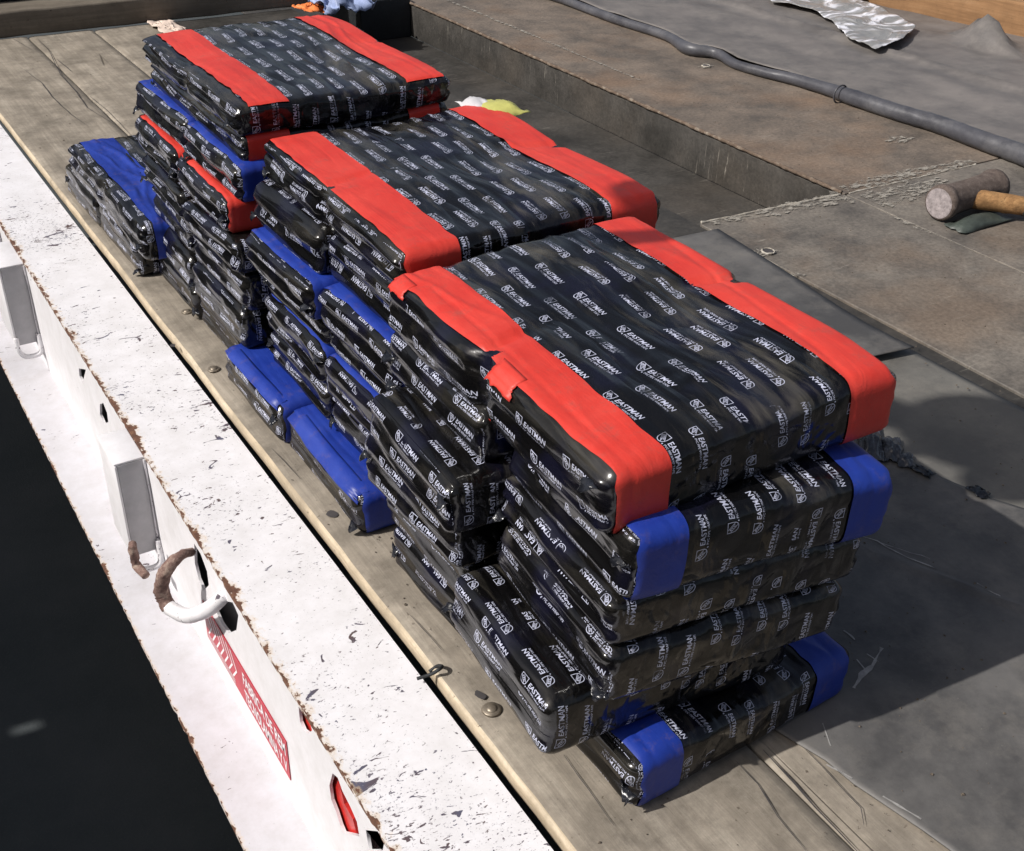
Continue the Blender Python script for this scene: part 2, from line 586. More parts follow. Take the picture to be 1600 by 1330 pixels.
def rubber(name, a, b_, dust_sheen, gloss=.45):
    s = NT(name)
    ob = s.mapping()
    f = s.noise(ob, 3.4, 10, .72)
    col = s.mix(s.ramp(f, (.40, 0.0), (.62, 1.0)), a, b_)
    d = s.ramp(s.noise(s.mapping(loc=(4, 0, 0)), 5.5, 9, .78), (.48, 0.0), (.74, .65))
    col = s.mix(d, col, dust_sheen)
    sp = s.ramp(s.noise(ob, 85, 4, .7), (.71, 0.0), (.75, .5))
    col = s.mix(sp, col, (.30, .28, .24))
    dk = s.ramp(s.noise(s.mapping(loc=(9, 3, 1)), 36, 5, .8), (.69, 0.0), (.73, .8))
    col = s.mix(dk, col, (.012, .011, .010))
    b = s.bump(s.noise(ob, 7, 5, .6), .35, .010)
    b = s.bump(s.noise(s.mapping((90, 22, 50), rot=(0, 0, .4)), 1, 4, .7), .2, .0014, b)
    return s.out(col, s.ramp(f, (.3, gloss), (.7, gloss + .18)), b, spec=.4)


M['sheet'] = rubber('dusty_grey_rubber', (.058, .056, .055), (.118, .113, .108), (.185, .170, .150))
M['sheet2'] = rubber('plain_grey_rubber', (.092, .088, .080), (.140, .134, .120), (.20, .185, .160), .5)
M['tarp'] = rubber('grey_tarp_vinyl', (.105, .097, .092), (.165, .150, .140), (.22, .20, .18), .42)
M['roll'] = rubber('rolled_tarp_vinyl', (.045, .045, .052), (.080, .080, .090), (.15, .147, .147), .32)


def tarp_glare():
    s = NT('painted_tarp_glare')  # streaky pale colour that stands in for glare on the tarp
    ob = s.mapping((2.4, 4, 3), rot=(0, 0, .3))
    n1 = s.noise(ob, 1, 4, .55, 1.6)
    w = s.math('SINE', s.math('MULTIPLY', n1, 20.0))
    f = s.ramp(s.math('ADD', s.math('MULTIPLY', w, .5), .5), (.10, (.28, .275, .265)), (.55, (.42, .415, .42)), (.93, (.88, .88, .93)))
    b = s.bump(w, .6, .006)
    return s.out(f, .28, b, metal=.25)


M['tarp_glare'] = tarp_glare()


def simple(name, c, rough=.6, nscale=20, var=.25, metal=0.0, bump=.2):
    s = NT(name)
    f = s.noise(s.mapping(), nscale, 6, .7)
    col = s.mix(s.ramp(f, (.3, 0.0), (.7, 1.0)), tuple(x * (1 - var) for x in c), tuple(min(1, x * (1 + var)) for x in c))
    return s.out(col, rough, s.bump(f, bump, .002), metal=metal)


def asphalt():
    s = NT('ground_asphalt')
    ob = s.mapping()
    f = s.noise(ob, 2, 8, .7)
    g = s.noise(ob, 120, 3, .7)
    col = s.mix(s.ramp(f, (.35, 0.0), (.7, 1.0)), (.032, .040, .042), (.052, .058, .060))
    col = s.mix(s.ramp(g, (.55, 0.0), (.75, .5)), col, (.075, .078, .076))
    return s.out(col, .92, s.bump(g, .6, .004))


M['ground'] = asphalt()
M['concrete'] = simple('shade_wall_grey', (.30, .29, .27), .9, 8)
M['hammer'] = rust('oxidised_hammer_steel', (.050, .036, .030), (.098, .074, .062), (.17, .14, .125), 1.2)
M['face'] = simple('polished_hammer_face', (.34, .30, .30), .38, 60, .5, .25, .8)
M['handle'] = wood('worn_handle_wood', (.06, .03, .015), (.30, .165, .07), (.48, .29, .13), 3.0, 0, .8)
M['green'] = simple('green_painted_scrap', (.045, .055, .047), .5, 25, .4)
M['darktape'] = simple('black_grip_tape', (.03, .03, .028), .6, 40)
M['bolt'] = simple('bolt_steel', (.26, .22, .17), .45, 60, .4, .6)
M['yellow'] = simple('yellow_film', (.42, .41, .12), .45, 20, .15)
M['white'] = simple('white_film', (.50, .49, .50), .5, 20, .1)
M['orange'] = simple('orange_strap', (.80, .22, .06), .6, 20, .2)
M['paleblue'] = simple('pale_blue_film', (.26, .32, .50), .5, 10, .2)
M['scrap'] = simple('pale_scrap', (.62, .50, .42), .8, 15, .3)
M['caster_paint'] = simple('shadow_caster_paint', (.25, .18, .05), .5, 12, .3)
M['redlamp'] = simple('red_lens', (.55, .03, .025), .28, 30, .35)
M['decalred'] = simple('red_decal', (.46, .016, .035), .4, 16, .12, 0, .03)
M['decalwhite'] = simple('white_decal_letters', (.85, .80, .82), .45, 16, .05, 0, .03)
M['glossblack'] = simple('torn_black_vinyl', (.012, .013, .017), .22, 30, .5, 0, .9)
M['tornvinyl'] = simple('dusty_torn_vinyl', (.035, .037, .045), .22, 30, .6, 0, .9)
M['hole'] = simple('dark_inner_steel', (.05, .045, .045), .7, 20)
M['inner'] = simple('inner_and_shade_grey', (.42, .41, .42), .6, 10, .15)

# ------------------------------------------------------------------ ground
g = 60
me = mesh_from('ground', [(-g, -g, -1.2), (g, -g, -1.2), (g, g, -1.2), (-g, g, -1.2)], [(0, 1, 2, 3)], False)
tag(link('ground', me, M['ground']), kind='structure')

# unseen wall added to shade the ground beside the trailer; a notch lets a streak of sun through
wall = empty('shade_wall', (-3.3, 2.2, -1.2))
tag(wall, 'unseen grey wall added beside the trailer to shade the ground', 'wall')
for lo, hi in (((-3.42, -6, -1.2), (-3.3, 2.215, 1.93)), ((-3.42, 2.265, -1.2), (-3.3, 9, 1.93)),
               ((-3.42, 2.215, -1.2), (-3.3, 2.265, 1.16)), ((-3.42, 2.215, 1.34), (-3.3, 2.265, 1.93))):
    o = box('panel', Vector(lo) - wall.location, Vector(hi) - wall.location, M['concrete'], wall, 0)

# ------------------------------------------------------------------ the trailer
tr = empty('flatbed_trailer', (0, 0, -1.2))
tag(tr, 'flatbed trailer with plank deck, brown steel plate and chipped white side rail', 'trailer')
OFF = Vector((0, 0, 1.2))


def tbox(name, lo, hi, mat, bev=.003, jitter=0, seg=2, cuts=0, parent=None):
    o = box(name, lo, hi, mat, None, bev, jitter, seg, cuts)
    o.parent = parent or tr
    if (parent or tr) is tr: o.location = OFF
    return o


def plank(x0, x1, y0, y1, top, wavy):
    nx, ny = 14, 110
    verts, faces = [], []
    X = np.linspace(0, 1, nx)
    for j in range(ny + 1):
        y = y0 + (y1 - y0) * j / ny
        ex0 = x0 + wavy * noise.noise(Vector((0, y * 3.1, x0))) + wavy * .5 * noise.noise(Vector((5, y * 14, x0)))
        ex1 = x1 + .5 * wavy * noise.noise(Vector((3, y * 4, x1))) + .35 * wavy * noise.noise(Vector((7, y * 17, x1)))
        row = []
        row.append((ex0 + .004, y, top - .045))
        row.append((ex0, y, top - .030))
        row.append((ex0 - .001 + .002 * noise.noise(Vector((9, y * 22, 0))), y, top - .008))
        for i in range(nx):
            t = .012 + .976 * i / (nx - 1)
            x = ex0 + (ex1 - ex0) * t
            z = top + .0028 * noise.noise(Vector((x * 5, y * 1.4, 2))) - (.003 if i in (0, nx - 1) else 0)
            row.append((x, y, z))
        row.append((ex1, y, top - .010))
        row.append((ex1, y, top - .045))
        verts += row
    w = nx + 5
    for j in range(ny):
        for i in range(w - 1):
            a = j * w + i
            faces.append((a, a + 1, a + 1 + w, a + w))
    me = mesh_from('plank', verts, faces)
    me.materials.append(M['deck'])
    me.materials.append(M['edge_wood'])
    for p in me.polygons:
        if p.index % (w - 1) in (0, 1, 2) and x0 < 0:
            p.material_index = 1
    o = link('plank', me, None, tr, OFF)
    return o


plank(-.072, .312, -1.6, 5.385, 0, .004)
plank(.318, .640, -1.6, 5.385, -.002, .004)
plank(.647, .960, 1.0, 5.385, -.004, .004)
plank(.647, .960, -1.6, .994, -.006, .003)

# steel floor
def slab(name, pts, z, th, mat, sub=None, amp=.002):
    """a plate whose outline is pts at height z, thickness th"""
    bm = bmesh.new()
    vs = [bm.verts.new((x, y, z)) for x, y in pts]
    f = bm.faces.new(vs)
    r = bmesh.ops.extrude_face_region(bm, geom=[f])
    for v in r['geom']:
        if isinstance(v, bmesh.types.BMVert): v.co.z -= th
    bmesh.ops.recalc_face_normals(bm, faces=bm.faces)
    bmesh.ops.bevel(bm, geom=[e for e in bm.edges], offset=min(.002, th * .3), segments=1, affect='EDGES')
    me = bpy.data.meshes.new(name)
    bm.to_mesh(me); bm.free()
    return link(name, me, mat, tr, OFF)


slab('steel_plate', [(.966, -1.6), (1.742, -1.6), (1.742, 5.385), (.966, 5.385)], -.006, .012, M['trough'])
slab('steel_plate', [(1.745, -1.6), (2.398, -1.6), (2.398, 1.772), (1.745, 1.812)], 0.0, .012, M['plate'])
slab('steel_plate', [(2.404, -1.6), (5.2, -1.6), (5.2, 1.715), (2.404, 1.768)], 0.0, .012, M['plate'])
slab('steel_plate', [(2.404, 1.777), (5.2, 1.725), (5.2, 6.4), (2.404, 6.4)], 0.0, .012, M['plate2'])
slab('trough_floor', [(1.745, 1.8), (2.404, 1.77), (2.404, 7.5), (1.745, 7.5)], -.19, .01, M['trough'])
tbox('trough_wall', (2.404, 1.77, -.19), (2.43, 6.4, -.0125), M['trough'], .002)
tbox('trough_wall', (1.72, 1.815, -.19), (1.744, 5.38, -.0185), M['trough'], .002)
tbox('trough_wall', (1.746, 1.775, -.19), (2.402, 1.80, -.0125), M['trough'], .002)
# rough torch-cut lip along the trough, weld beads
lip = [(2.400 + .003 * noise.noise(Vector((y * 9, 0, 0))), y, .001 + .002 * noise.noise(Vector((y * 14, 3, 0)))) for y in np.linspace(1.79, 6.3, 60)]
o = tube('trough_lip', lip, [.0075 + .003 * noise.noise(Vector((k * .7, 9, 0))) for k in range(60)], M['lip'], tr, 7, wob=.5)
o.location = OFF
def bead(p0, p1, r=.005, wv=.003, n=30):
    pts = []
    for k in range(n):
        t = k / (n - 1)
        p = Vector(p0).lerp(Vector(p1), t)
        pts.append(p + Vector((wv * noise.noise(Vector((t * 12, p0[0], 0))), wv * noise.noise(Vector((t * 12, p0[0], 7))), 0)))
    o = tube('weld_bead', pts, [r * (1 + .5 * noise.noise(Vector((k * .9, p0[1], 0)))) for k in range(n)], M['weld'], tr, 7, wob=.6)
    o.location = OFF
bead((1.75, 1.815, .001), (2.38, 1.776, .001))
bead((2.42, 1.770, .000), (3.1, 1.752, .000), .004)
# thin scuffed metal smeared along the welds, as low irregular sheets
def smear(pts, z=.0035, seed=0, n=44, rough=.3):
    """irregular flat patch round a centre line pts[(x,y,halfwidth)]"""
    L_, R_ = [], []
    for k in range(n + 1):
        t = k / n * (len(pts) - 1)
        i = min(int(t), len(pts) - 2); f = t - i
        a, b = pts[i], pts[i + 1]
        x, y, w = [a[q] * (1 - f) + b[q] * f for q in range(3)]
        d = Vector((b[0] - a[0], b[1] - a[1], 0)).normalized()
        nrm = Vector((-d.y, d.x, 0))
        w1 = w * (1 + rough * 2.2 * noise.noise(Vector((t * 9 + seed, 1, 0))) + rough * noise.noise(Vector((t * 31 + seed, 1, 0))))
        w2 = w * (1 + rough * 2.2 * noise.noise(Vector((t * 9 + seed, 5, 0))) + rough * noise.noise(Vector((t * 31 + seed, 5, 0))))
        L_.append((x + nrm.x * max(w1, .0005), y + nrm.y * max(w1, .0005), z))
        R_.append((x - nrm.x * max(w2, .0005), y - nrm.y * max(w2, .0005), z))
    v = L_ + R_
    f = [(n + 1 + k, n + 2 + k, k + 1, k) for k in range(n)]
    me = mesh_from('bare_metal_scuff', v, f, False)
    return link('bare_metal_scuff', me, M['scuff'], tr, OFF)
smear([(1.78, 1.79, .014), (2.05, 1.772, .034), (2.38, 1.75, .045)], .0042, 1, 90, .35)
smear([(2.43, 1.81, .03), (2.75, 1.80, .045), (3.12, 1.78, .02)], .0042, 2, 90, .35)
smear([(2.43, 1.68, .07), (2.62, 1.67, .06), (2.85, 1.70, .02)], .0042, 3, 90, .35)
smear([(2.385, 1.52, .004), (2.384, 1.44, .016), (2.385, 1.36, .006)], .0042, 4, 40, .5)
for (u, v, rx) in ((1405, 218, .05), (1103, 104, .032), (1196, 394, .035), (1240, 431, .03)):
    p = at(u, v, z=.0042)
    smear([(p.x - rx * 1.5, p.y + .01, .004), (p.x - rx * .4, p.y, rx * .75), (p.x + rx * .5, p.y, rx * .55), (p.x + rx * 1.5, p.y - .012, .003)], .0042, u, 40, .7)
# painted line along the upper plate
p0, p1 = at(700, 0, z=.0042), at(1000, 125, z=.0042)
smear([(p0.x, p0.y, .012), (p1.x, p1.y, .006)], .0042, 22, 80, .8)
# bolt holes in the plate: rim and dark recess
for (u, v) in ((1103, 103), (1200, 393)):
    p = at(u, v, z=.004)
    bm = bmesh.new()
    bmesh.ops.create_cone(bm, cap_ends=True, segments=20, radius1=.017, radius2=.017, depth=.003)
    me = bpy.data.meshes.new('bolt_hole'); bm.to_mesh(me); bm.free()
    o = link('bolt_hole', me, M['hole'], tr, p + OFF + Vector((0, 0, .0015)))
    tube_pts = [(p.x + .020 * math.cos(a), p.y + .020 * math.sin(a), .005) for a in np.linspace(0, 2 * math.pi, 14)]
    o = tube('bolt_hole_rim', tube_pts, .0035, M['weld'], tr, 6, cap=False, wob=.7); o.location = OFF

def crack(pix, w):
    pts = [at(u, v, z=.0036) for u, v in pix]
    P = []
    for i in range(len(pts) - 1):
        for k in range(6): P.append(pts[i].lerp(pts[i + 1], k / 6))
    P.append(pts[-1])
    n = len(P); vs = []
    for side in (1, -1):
        for i, p in enumerate(P):
            d = (P[min(i + 1, n - 1)] - P[max(i - 1, 0)]).normalized()
            ww = w * math.sin(math.pi * (i + .4) / (n - .2)) ** .6 * (1 + .6 * noise.noise(p * 30)) + .0002
            q = p + Vector((.003 * noise.noise(p * 12), 0, 0))
            vs.append(q + Vector((-d.y, d.x, 0)) * (side * ww))
    me = mesh_from('plank_crack', vs, [(i, i + 1, n + i + 1, n + i) for i in range(n - 1)], False)
    link('plank_crack', me, M['hole'], tr, OFF)
for pix, w in ((((35, 107), (66, 130), (82, 152), (110, 178), (139, 198)), .0032 * .5), (((57, 60), (76, 78), (95, 117), (120, 145), (136, 168), (177, 193)), .0034 * .5),
               (((88, 92), (111, 111)), .003 * .5), (((140, 150), (170, 175), (205, 212)), .0022 * .5), (((20, 60), (50, 78)), .003 * .5),
               (((1150, 1190), (1185, 1225), (1215, 1275), (1262, 1332)), .0016 * .5), (((1255, 1165), (1300, 1215), (1345, 1262), (1350, 1290)), .0012 * .5),
               (((1192, 1172), (1240, 1222), (1275, 1262), (1345, 1335)), .0030 * .5), (((425, 700), (470, 748)), .001 * .5), (((640, 960), (690, 1015)), .001 * .5),
               (((880, 1180), (960, 1290)), .0009 * .5)):
    crack(pix, w)

# carriage bolts and nail holes in the planks
for (u, v, r) in ((768, 1110, .014), (334, 578, .013), (292, 488, .012)):
    p = at(u, v, z=0)
    bm = bmesh.new()
    bmesh.ops.create_cone(bm, cap_ends=True, segments=24, radius1=r * 1.3, radius2=r * 1.15, depth=.003, matrix=Matrix.Translation((0, 0, .003)))
    bmesh.ops.create_uvsphere(bm, u_segments=20, v_segments=10, radius=r * .75, matrix=Matrix.Translation((0, 0, .004)) @ Matrix.Diagonal((1, 1, .5, 1)))
    me = bpy.data.meshes.new('deck_bolt'); bm.to_mesh(me); bm.free(); smooth(me)
    link('deck_bolt', me, M['bolt'], tr, p + OFF)
for (u, v, r) in ((520, 803, .010), (750, 1086, .009), (270, 540, .007)):
    p = at(u, v, z=.003)
    pts = [(p.x + r * (1 + 1.1 * noise.noise(Vector((k * .71, u * .13, 0)))) * math.cos(k / 9 * 6.283), p.y + r * 1.5 * (1 + 1.1 * noise.noise(Vector((k, v, 3)))) * math.sin(k / 9 * 6.283), .0035) for k in range(9)]
    me = mesh_from('knot_hole', pts, [tuple(range(9))], False)
    link('knot_hole', me, M['hole'], tr, OFF)
# twisted staple sticking out of the gap
p = at(682, 1055, z=-.005)
o = tube('bent_staple', [p + Vector(q) for q in ((-.035, .01, 0), (-.012, .0, .008), (.0, -.008, .02), (.012, .0, .016), (.010, .016, .004), (-.004, .02, -.006))], .0034, M['dark'], tr, 8)
o.location = OFF

# ---- side rail: top plate, web with holes, lower flange
ZT = -.018
def plate_grid(name, x0, x1, y0, y1, z, th, mat, jag0=0, nx=6, ny=400):
    verts, faces = [], []
    for j in range(ny + 1):
        y = y0 + (y1 - y0) * j / ny
        xa = x0
        if jag0:
            xa = x0 + jag0 * max(0, noise.noise(Vector((y * 38, 4, 0))) + .5 * noise.noise(Vector((y * 90, 4, 0))) - .12)
        for i in range(nx):
            t = i / (nx - 1)
            verts.append((xa + (x1 - xa) * t, y, z + .0012 * noise.noise(Vector((t * 2, y * 2.2, 1)))))
        verts.append((x1, y, z - th)); verts.append((xa, y, z - th))
    w = nx + 2
    for j in range(ny):
        for i in range(w):
            a = j * w + i; b = j * w + (i + 1) % w
            faces.append((a, b, b + w, a + w))
    me = mesh_from(name, verts, faces, False)
    return link(name, me, mat, tr, OFF)


plate_grid('rail_top', -.312, -.092, -1.6, 5.385, ZT, .012, M['rail'], .007)
plate_grid('rail_flange', -.436, -.300, -1.6, 5.385, -.400, .012, M['flange'], .009)

# web: filled 2D curve with holes, in the plane x = -.31
def ell(cy, cz, ry, rz, tilt=0, n=20):
    return [(cy + ry * math.cos(a) * math.cos(tilt) - rz * math.sin(a) * math.sin(tilt),
             cz + ry * math.cos(a) * math.sin(tilt) + rz * math.sin(a) * math.cos(tilt)) for a in np.linspace(0, 2 * math.pi, n, endpoint=False)]
def px_hole(pts): return [(at(u, v, x=-.312).y, at(u, v, x=-.312).z) for u, v in pts]
holes = [px_hole([(302, 850), (312, 866), (322, 893), (325, 915), (317, 923), (309, 905), (303, 880)]),
         px_hole([(342, 938), (362, 942), (371, 962), (368, 985), (356, 990), (345, 975), (336, 955)]),
         px_hole([(465, 1105), (474, 1115), (484, 1135), (486, 1142), (480, 1147), (473, 1142), (467, 1128)]),
         px_hole([(518, 1209), (526, 1216), (533, 1236), (546, 1262), (556, 1285), (560, 1308), (549, 1305), (535, 1302), (530, 1290), (523, 1268), (516, 1250), (513, 1228)]),
         px_hole([(122, 576), (133, 578), (128, 598), (123, 588)]),
         px_hole([(155, 632), (160, 630), (166, 645), (168, 660), (161, 662), (155, 648)]),
         px_hole([(570, 1298), (590, 1300), (600, 1312), (596, 1330), (575, 1330)])]
outer = [(-1.6, -.403), (5.385, -.403), (5.385, ZT - .0125), (-1.6, ZT - .0125)]
cu = bpy.data.curves.new('web', 'CURVE')
cu.dimensions = '2D'; cu.fill_mode = 'BOTH'; cu.extrude = .003
for loop in [outer] + holes:
    sp = cu.splines.new('POLY'); sp.points.add(len(loop) - 1)
    for k, (a, b) in enumerate(loop): sp.points[k].co = (a, b, 0, 1)
    sp.use_cyclic_u = True
tmp = bpy.data.objects.new('web', cu); COL.objects.link(tmp)
me = bpy.data.meshes.new_from_object(tmp.evaluated_get(bpy.context.evaluated_depsgraph_get()))
bpy.data.objects.remove(tmp)
for v in me.vertices: v.co = Vector((-.307 + v.co.z, v.co.x, v.co.y))
me.name = 'rail_web'
me.materials.clear()
link('rail_web', me, M['web'], tr, OFF)
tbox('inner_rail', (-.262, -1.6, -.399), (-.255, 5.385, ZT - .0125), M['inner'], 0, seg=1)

# stake pockets welded to the web
def pocket(y, z0, z1, deep, width):
    pk = empty('stake_pocket'); pk.parent = tr; pk.location = OFF
    x0, x1 = -.312 - deep, -.3125
    t = .006
    box('pocket_cheek', (x0, y, z0), (x1, y + t, z1), M['inner'], pk, .0015)  # near cheek: the shade on it is put into its grey colour
    box('pocket_cheek', (x0, y + width, z0), (x1, y + width + t, z1), M['web'], pk, .0015)
    box('pocket_face', (x0 - t, y - .001, z0 + .005), (x0 - .0005, y + width + t + .001, z1), M['web'], pk, .0015)
    box('pocket_cap', (x0 - t, y + .001, z1 + .0005), (x1, y + width + t, z1 + t), M['web'], pk, .0015)
    box('pocket_weld', (x1 - .004, y - .004, z0), (x1 + .001, y - .0005, z1), M['hookpaint'], pk, .001, .0015, 2, 12)
    # bottom loop
    pts = [(x0 - .002, y - .003, z0 + .03), (x0 - .002, y - .012, z0 - .01), (x0 + .016, y - .016, z0 - .036), (x1 - .014, y - .016, z0 - .036), (x1 - .004, y - .012, z0 - .012), (x1 - .004, y - .003, z0 + .03)]
    tube('pocket_loop', pts, .008, M['hookpaint'], pk, 8)
    return pk
pk2 = pocket(1.385, -.300, -.030, .066, .14)
pk1 = pocket(2.640, -.300, -.030, .072, .20)
pk3 = pocket(3.05, -.24, -.04, .05, .12)
o = tube('pocket_pin', [at(207, 850, x=-.385), at(212, 880, x=-.385), at(228, 900, x=-.375)], .011, M['rust'], tr, 8, wob=.5)
o.location = OFF
o = tube('pocket_pin', [at(30, 560, x=-.35), at(50, 560, x=-.34)], .012, M['inner'], tr, 12)
o.location = OFF

# rope hook: white where it leaves the web, rusty round the bend
hk = empty('rope_hook'); hk.parent = tr; hk.location = OFF
a = [at(300, 862, x=-.314), at(283, 868, x=-.345), at(264, 885, x=-.375), at(254, 905, x=-.39), at(254, 928, x=-.392), at(265, 950, x=-.386)]
b = [at(265, 950, x=-.386), at(290, 962, x=-.372), at(315, 957, x=-.352), at(335, 945, x=-.330), at(350, 930, x=-.312)]
tube('hook_bend', a, [.009, .0115, .014, .0155, .0165, .017], M['rust'], hk, 16, wob=.25)
tube('hook_arm', b, [.017, .0168, .0165, .016, .015], M['hookpaint'], hk, 16, wob=.08)

# warning decal on the web: red strip with two rows of white letters, chevrons at its far half
dc = empty('rail_decal'); dc.parent = tr; dc.location = OFF
c00, c10 = at(447, 1205, x=-.3135), at(312, 986, x=-.3135)
y0d, y1d = .56, 1.045
z0d, z1d = -.325, -.215
box('decal_sheet', (-.3125, y0d, z0d), (-.3110, y1d, z1d), M['decalred'], dc, 0, seg=1)
def wall_text(body, size, y, z, wid, hei, name='decal_letters'):
    v, t = text_tris(body, 1.0, offset=.02)
    w = v[:, 0].max(); h = v[:, 1].max()
    vs = [(-.3132, y - q[0] / w * wid, z + q[1] / h * hei) for q in v]
    me = mesh_from(name, vs, [tuple(int(k) for k in q) for q in t], False)
    return link(name, me, M['decalwhite'], dc)
wall_text('FABRICA DE REM', 1, .80, -.262, .232, .034)
wall_text('TECNOLAMINA Y V', 1, .80, -.312, .232, .034)
vs, fs = [], []
for k in range(7):
    y = 1.03 - k * .026
    for (ya, za, yb, zb) in ((y, -.222, y - .03, -.262), (y - .03, -.262, y, -.300)):
        q = len(vs)
        vs += [(-.3132, ya, za), (-.3132, ya - .007, za), (-.3132, yb - .007, zb), (-.3132, yb, zb)]
        fs.append((q, q + 1, q + 2, q + 3))
for k in range(3):
    z = -.306 - k * .006
    q = len(vs)
    vs += [(-.3132, 1.035, z), (-.3132, .86, z), (-.3132, .86, z + .002), (-.3132, 1.035, z + .002)]
    fs.append((q, q + 1, q + 2, q + 3))
me = mesh_from('decal_chevrons', vs, fs, False)
link('decal_chevrons', me, M['decalwhite'], dc)

# red marker lenses behind the holes of the web
def lens(pts, x, dx):
    vs = [at(u, v, x=x) for u, v in pts]
    n = len(vs)
    vs += [p + Vector((dx, 0, 0)) for p in vs]
    me = mesh_from('marker_lens', vs, [tuple(range(n - 1, -1, -1)), tuple(range(n, 2 * n))] + [(k, (k + 1) % n, n + (k + 1) % n, n + k) for k in range(n)], False)
    link('marker_lens', me, M['redlamp'], tr, OFF)
lens([(466, 1118), (476, 1118), (486, 1132), (490, 1150), (478, 1152), (466, 1136)], -.299, .012)
lens([(505, 1200), (524, 1212), (532, 1232), (538, 1256), (551, 1280), (560, 1312), (540, 1312), (520, 1290), (508, 1240)], -.299, .012)

# ------------------------------------------------------------------ rear beam and things beyond
bmz = .128
beam = box('wooden_beam', (-1.0, 5.39, .002), (2.02, 5.62, bmz), M['beam'], None, .012, .004, 2, 24)
beam.location.z = 0
tag(beam, 'weathered wooden beam lying across the far end of the deck, split along its top', 'beam')
beam2 = box('steel_box', (2.08, 5.20, -.19), (2.40, 5.75, .035), M['dark'], None, .006)
tag(beam2, 'black steel box standing in the far end of the trough', 'box')
cab = empty('black_bulkhead', (.6, 5.7, 0))
tag(cab, 'black bulkhead behind the wooden beam with two ribs', 'bulkhead')
box('panel', (-1.8, .0, .0), (1.6, .05, 1.0), M['dark'], cab, .004)
for x in (-.30, .05): box('rib', (x, -.035, .0), (x + .04, -.001, .9), M['dark'], cab, .004)
tube('hoop', [(-.12, -.045, .2), (-.09, -.05, .13), (0, -.055, .10), (.10, -.055, .11), (.14, -.05, .2)], .012, M['dark'], cab, 8)

def crumple(name, c, size, mat, seed, n=18, amp=.35, parent=None, floor=True):
    verts, faces = [], []
    for i in range(n):
        for j in range(n):
            a, b = i / (n - 1) - .5, j / (n - 1) - .5
            d = noise.noise_vector(Vector((a * 4.2, b * 4.2, seed))) + .5 * noise.noise_vector(Vector((a * 10, b * 10, seed)))
            hump = max(0, 1 - (a * a + b * b) * 4)
            verts.append((a * size[0] + d.x * size[0] * amp * .5, b * size[1] + d.y * size[1] * amp * .5, size[2] * (.25 + .5 * hump + amp * 1.4 * d.z)))
    mz = min(v[2] for v in verts)
    verts = [(x, y, z - mz + .002) for x, y, z in verts]
    for i in range(n - 1):
        for j in range(n - 1):
            q = i * n + j
            faces.append((q, q + 1, q + n + 1, q + n))
    me = mesh_from(name, verts, faces, True)
    o = link(name, me, mat, parent, c)
    md = o.modifiers.new('thickness', 'SOLIDIFY'); md.thickness = .0012
    return o


tag(crumple('plastic_scrap', at(262, 44, z=0), (.13, .30, .02), M['scrap'], 3), 'pale scrap of wood pulp lying on the planks just before the far beam', 'scrap')
tag(crumple('orange_strap', (1.80, 5.25, 0), (.14, .16, .04), M['orange'], 5), 'crumpled orange strap by the far end of the deck', 'strap')
tag(crumple('blue_bag', (1.95, 5.12, 0), (.30, .3, .16), M['paleblue'], 9), 'crumpled pale blue plastic bag beside the black steel box', 'bag')

# ------------------------------------------------------------------ rubber sheets
def loft_sheet(name, rows, z, mat, nx=40, ny=80, amp=.004, th=.003, extra=None, freq=4):
    """rows: (left point, right point) pairs given as (x, y); lofted in order"""
    verts, faces = [], []
    m_ = len(rows) - 1
    for j in range(ny + 1):
        t = j / ny * m_; i = min(int(t), m_ - 1); f = t - i
        A = Vector((*rows[i][0], 0)).lerp(Vector((*rows[i + 1][0], 0)), f)
        B = Vector((*rows[i][1], 0)).lerp(Vector((*rows[i + 1][1], 0)), f)
        for k in range(nx + 1):
            s_ = k / nx
            p = A.lerp(B, s_)
            w = amp * (noise.noise(Vector((p.x * freq, p.y * freq, z * 50))) * .5 + .5)
            p.z = z + w
            if extra: p.z += extra(p.x, p.y, s_, t / m_)
            verts.append(p)
    for j in range(ny):
        for k in range(nx):
            a = j * (nx + 1) + k
            faces.append((a, a + 1, a + nx + 2, a + nx + 1))
    me = mesh_from(name, verts, faces)
    o = link(name, me, mat)
    md = o.modifiers.new('thickness', 'SOLIDIFY'); md.thickness = th; md.offset = 1
    return o


# big sheet under the front stacks
fold_a, fold_b = Vector((.80, .42, 0)), Vector((1.06, -.16, 0))
def sheetA(x, y, s_, t):
    d = fold_b - fold_a
    u = ((x - fold_a.x) * d.x + (y - fold_a.y) * d.y) / d.length_squared
    if -.4 < u < 2.0:
        px = x - (fold_a.x + d.x * u); py = y - (fold_a.y + d.y * u)
        r = math.hypot(px, py) + .006 * noise.noise(Vector((u * 9, 0, 0)))
        z = .006 * math.exp(-(r / .008) ** 2)
    else: z = 0
    z += .016 * max(0, noise.noise(Vector((x * 5 + 2, y * 5, 3)))) * min(1, max(0, (x - .8) * 3))
    return z
L0 = [(.46, -1.6), (.455, -.6), (.434, -.37), (.426, -.323), (.400, -.20), (.396, -.139), (.374, -.06), (.36, .0), (.36, .9)]
R0 = [(2.2, -1.6), (1.85, -.6), (1.62, -.37), (1.55, -.25), (1.48, -.12), (1.42, -.02), (1.335, .10), (1.276, .22), (1.17, .62)]
oA = loft_sheet('rubber_sheet', list(zip(L0, R0)), .0015, M['sheet'], 90, 120, .005, .003, sheetA)
tag(oA, 'wavy grey rubber sheet in the foreground with a long crease and a torn edge', 'rubber sheet')
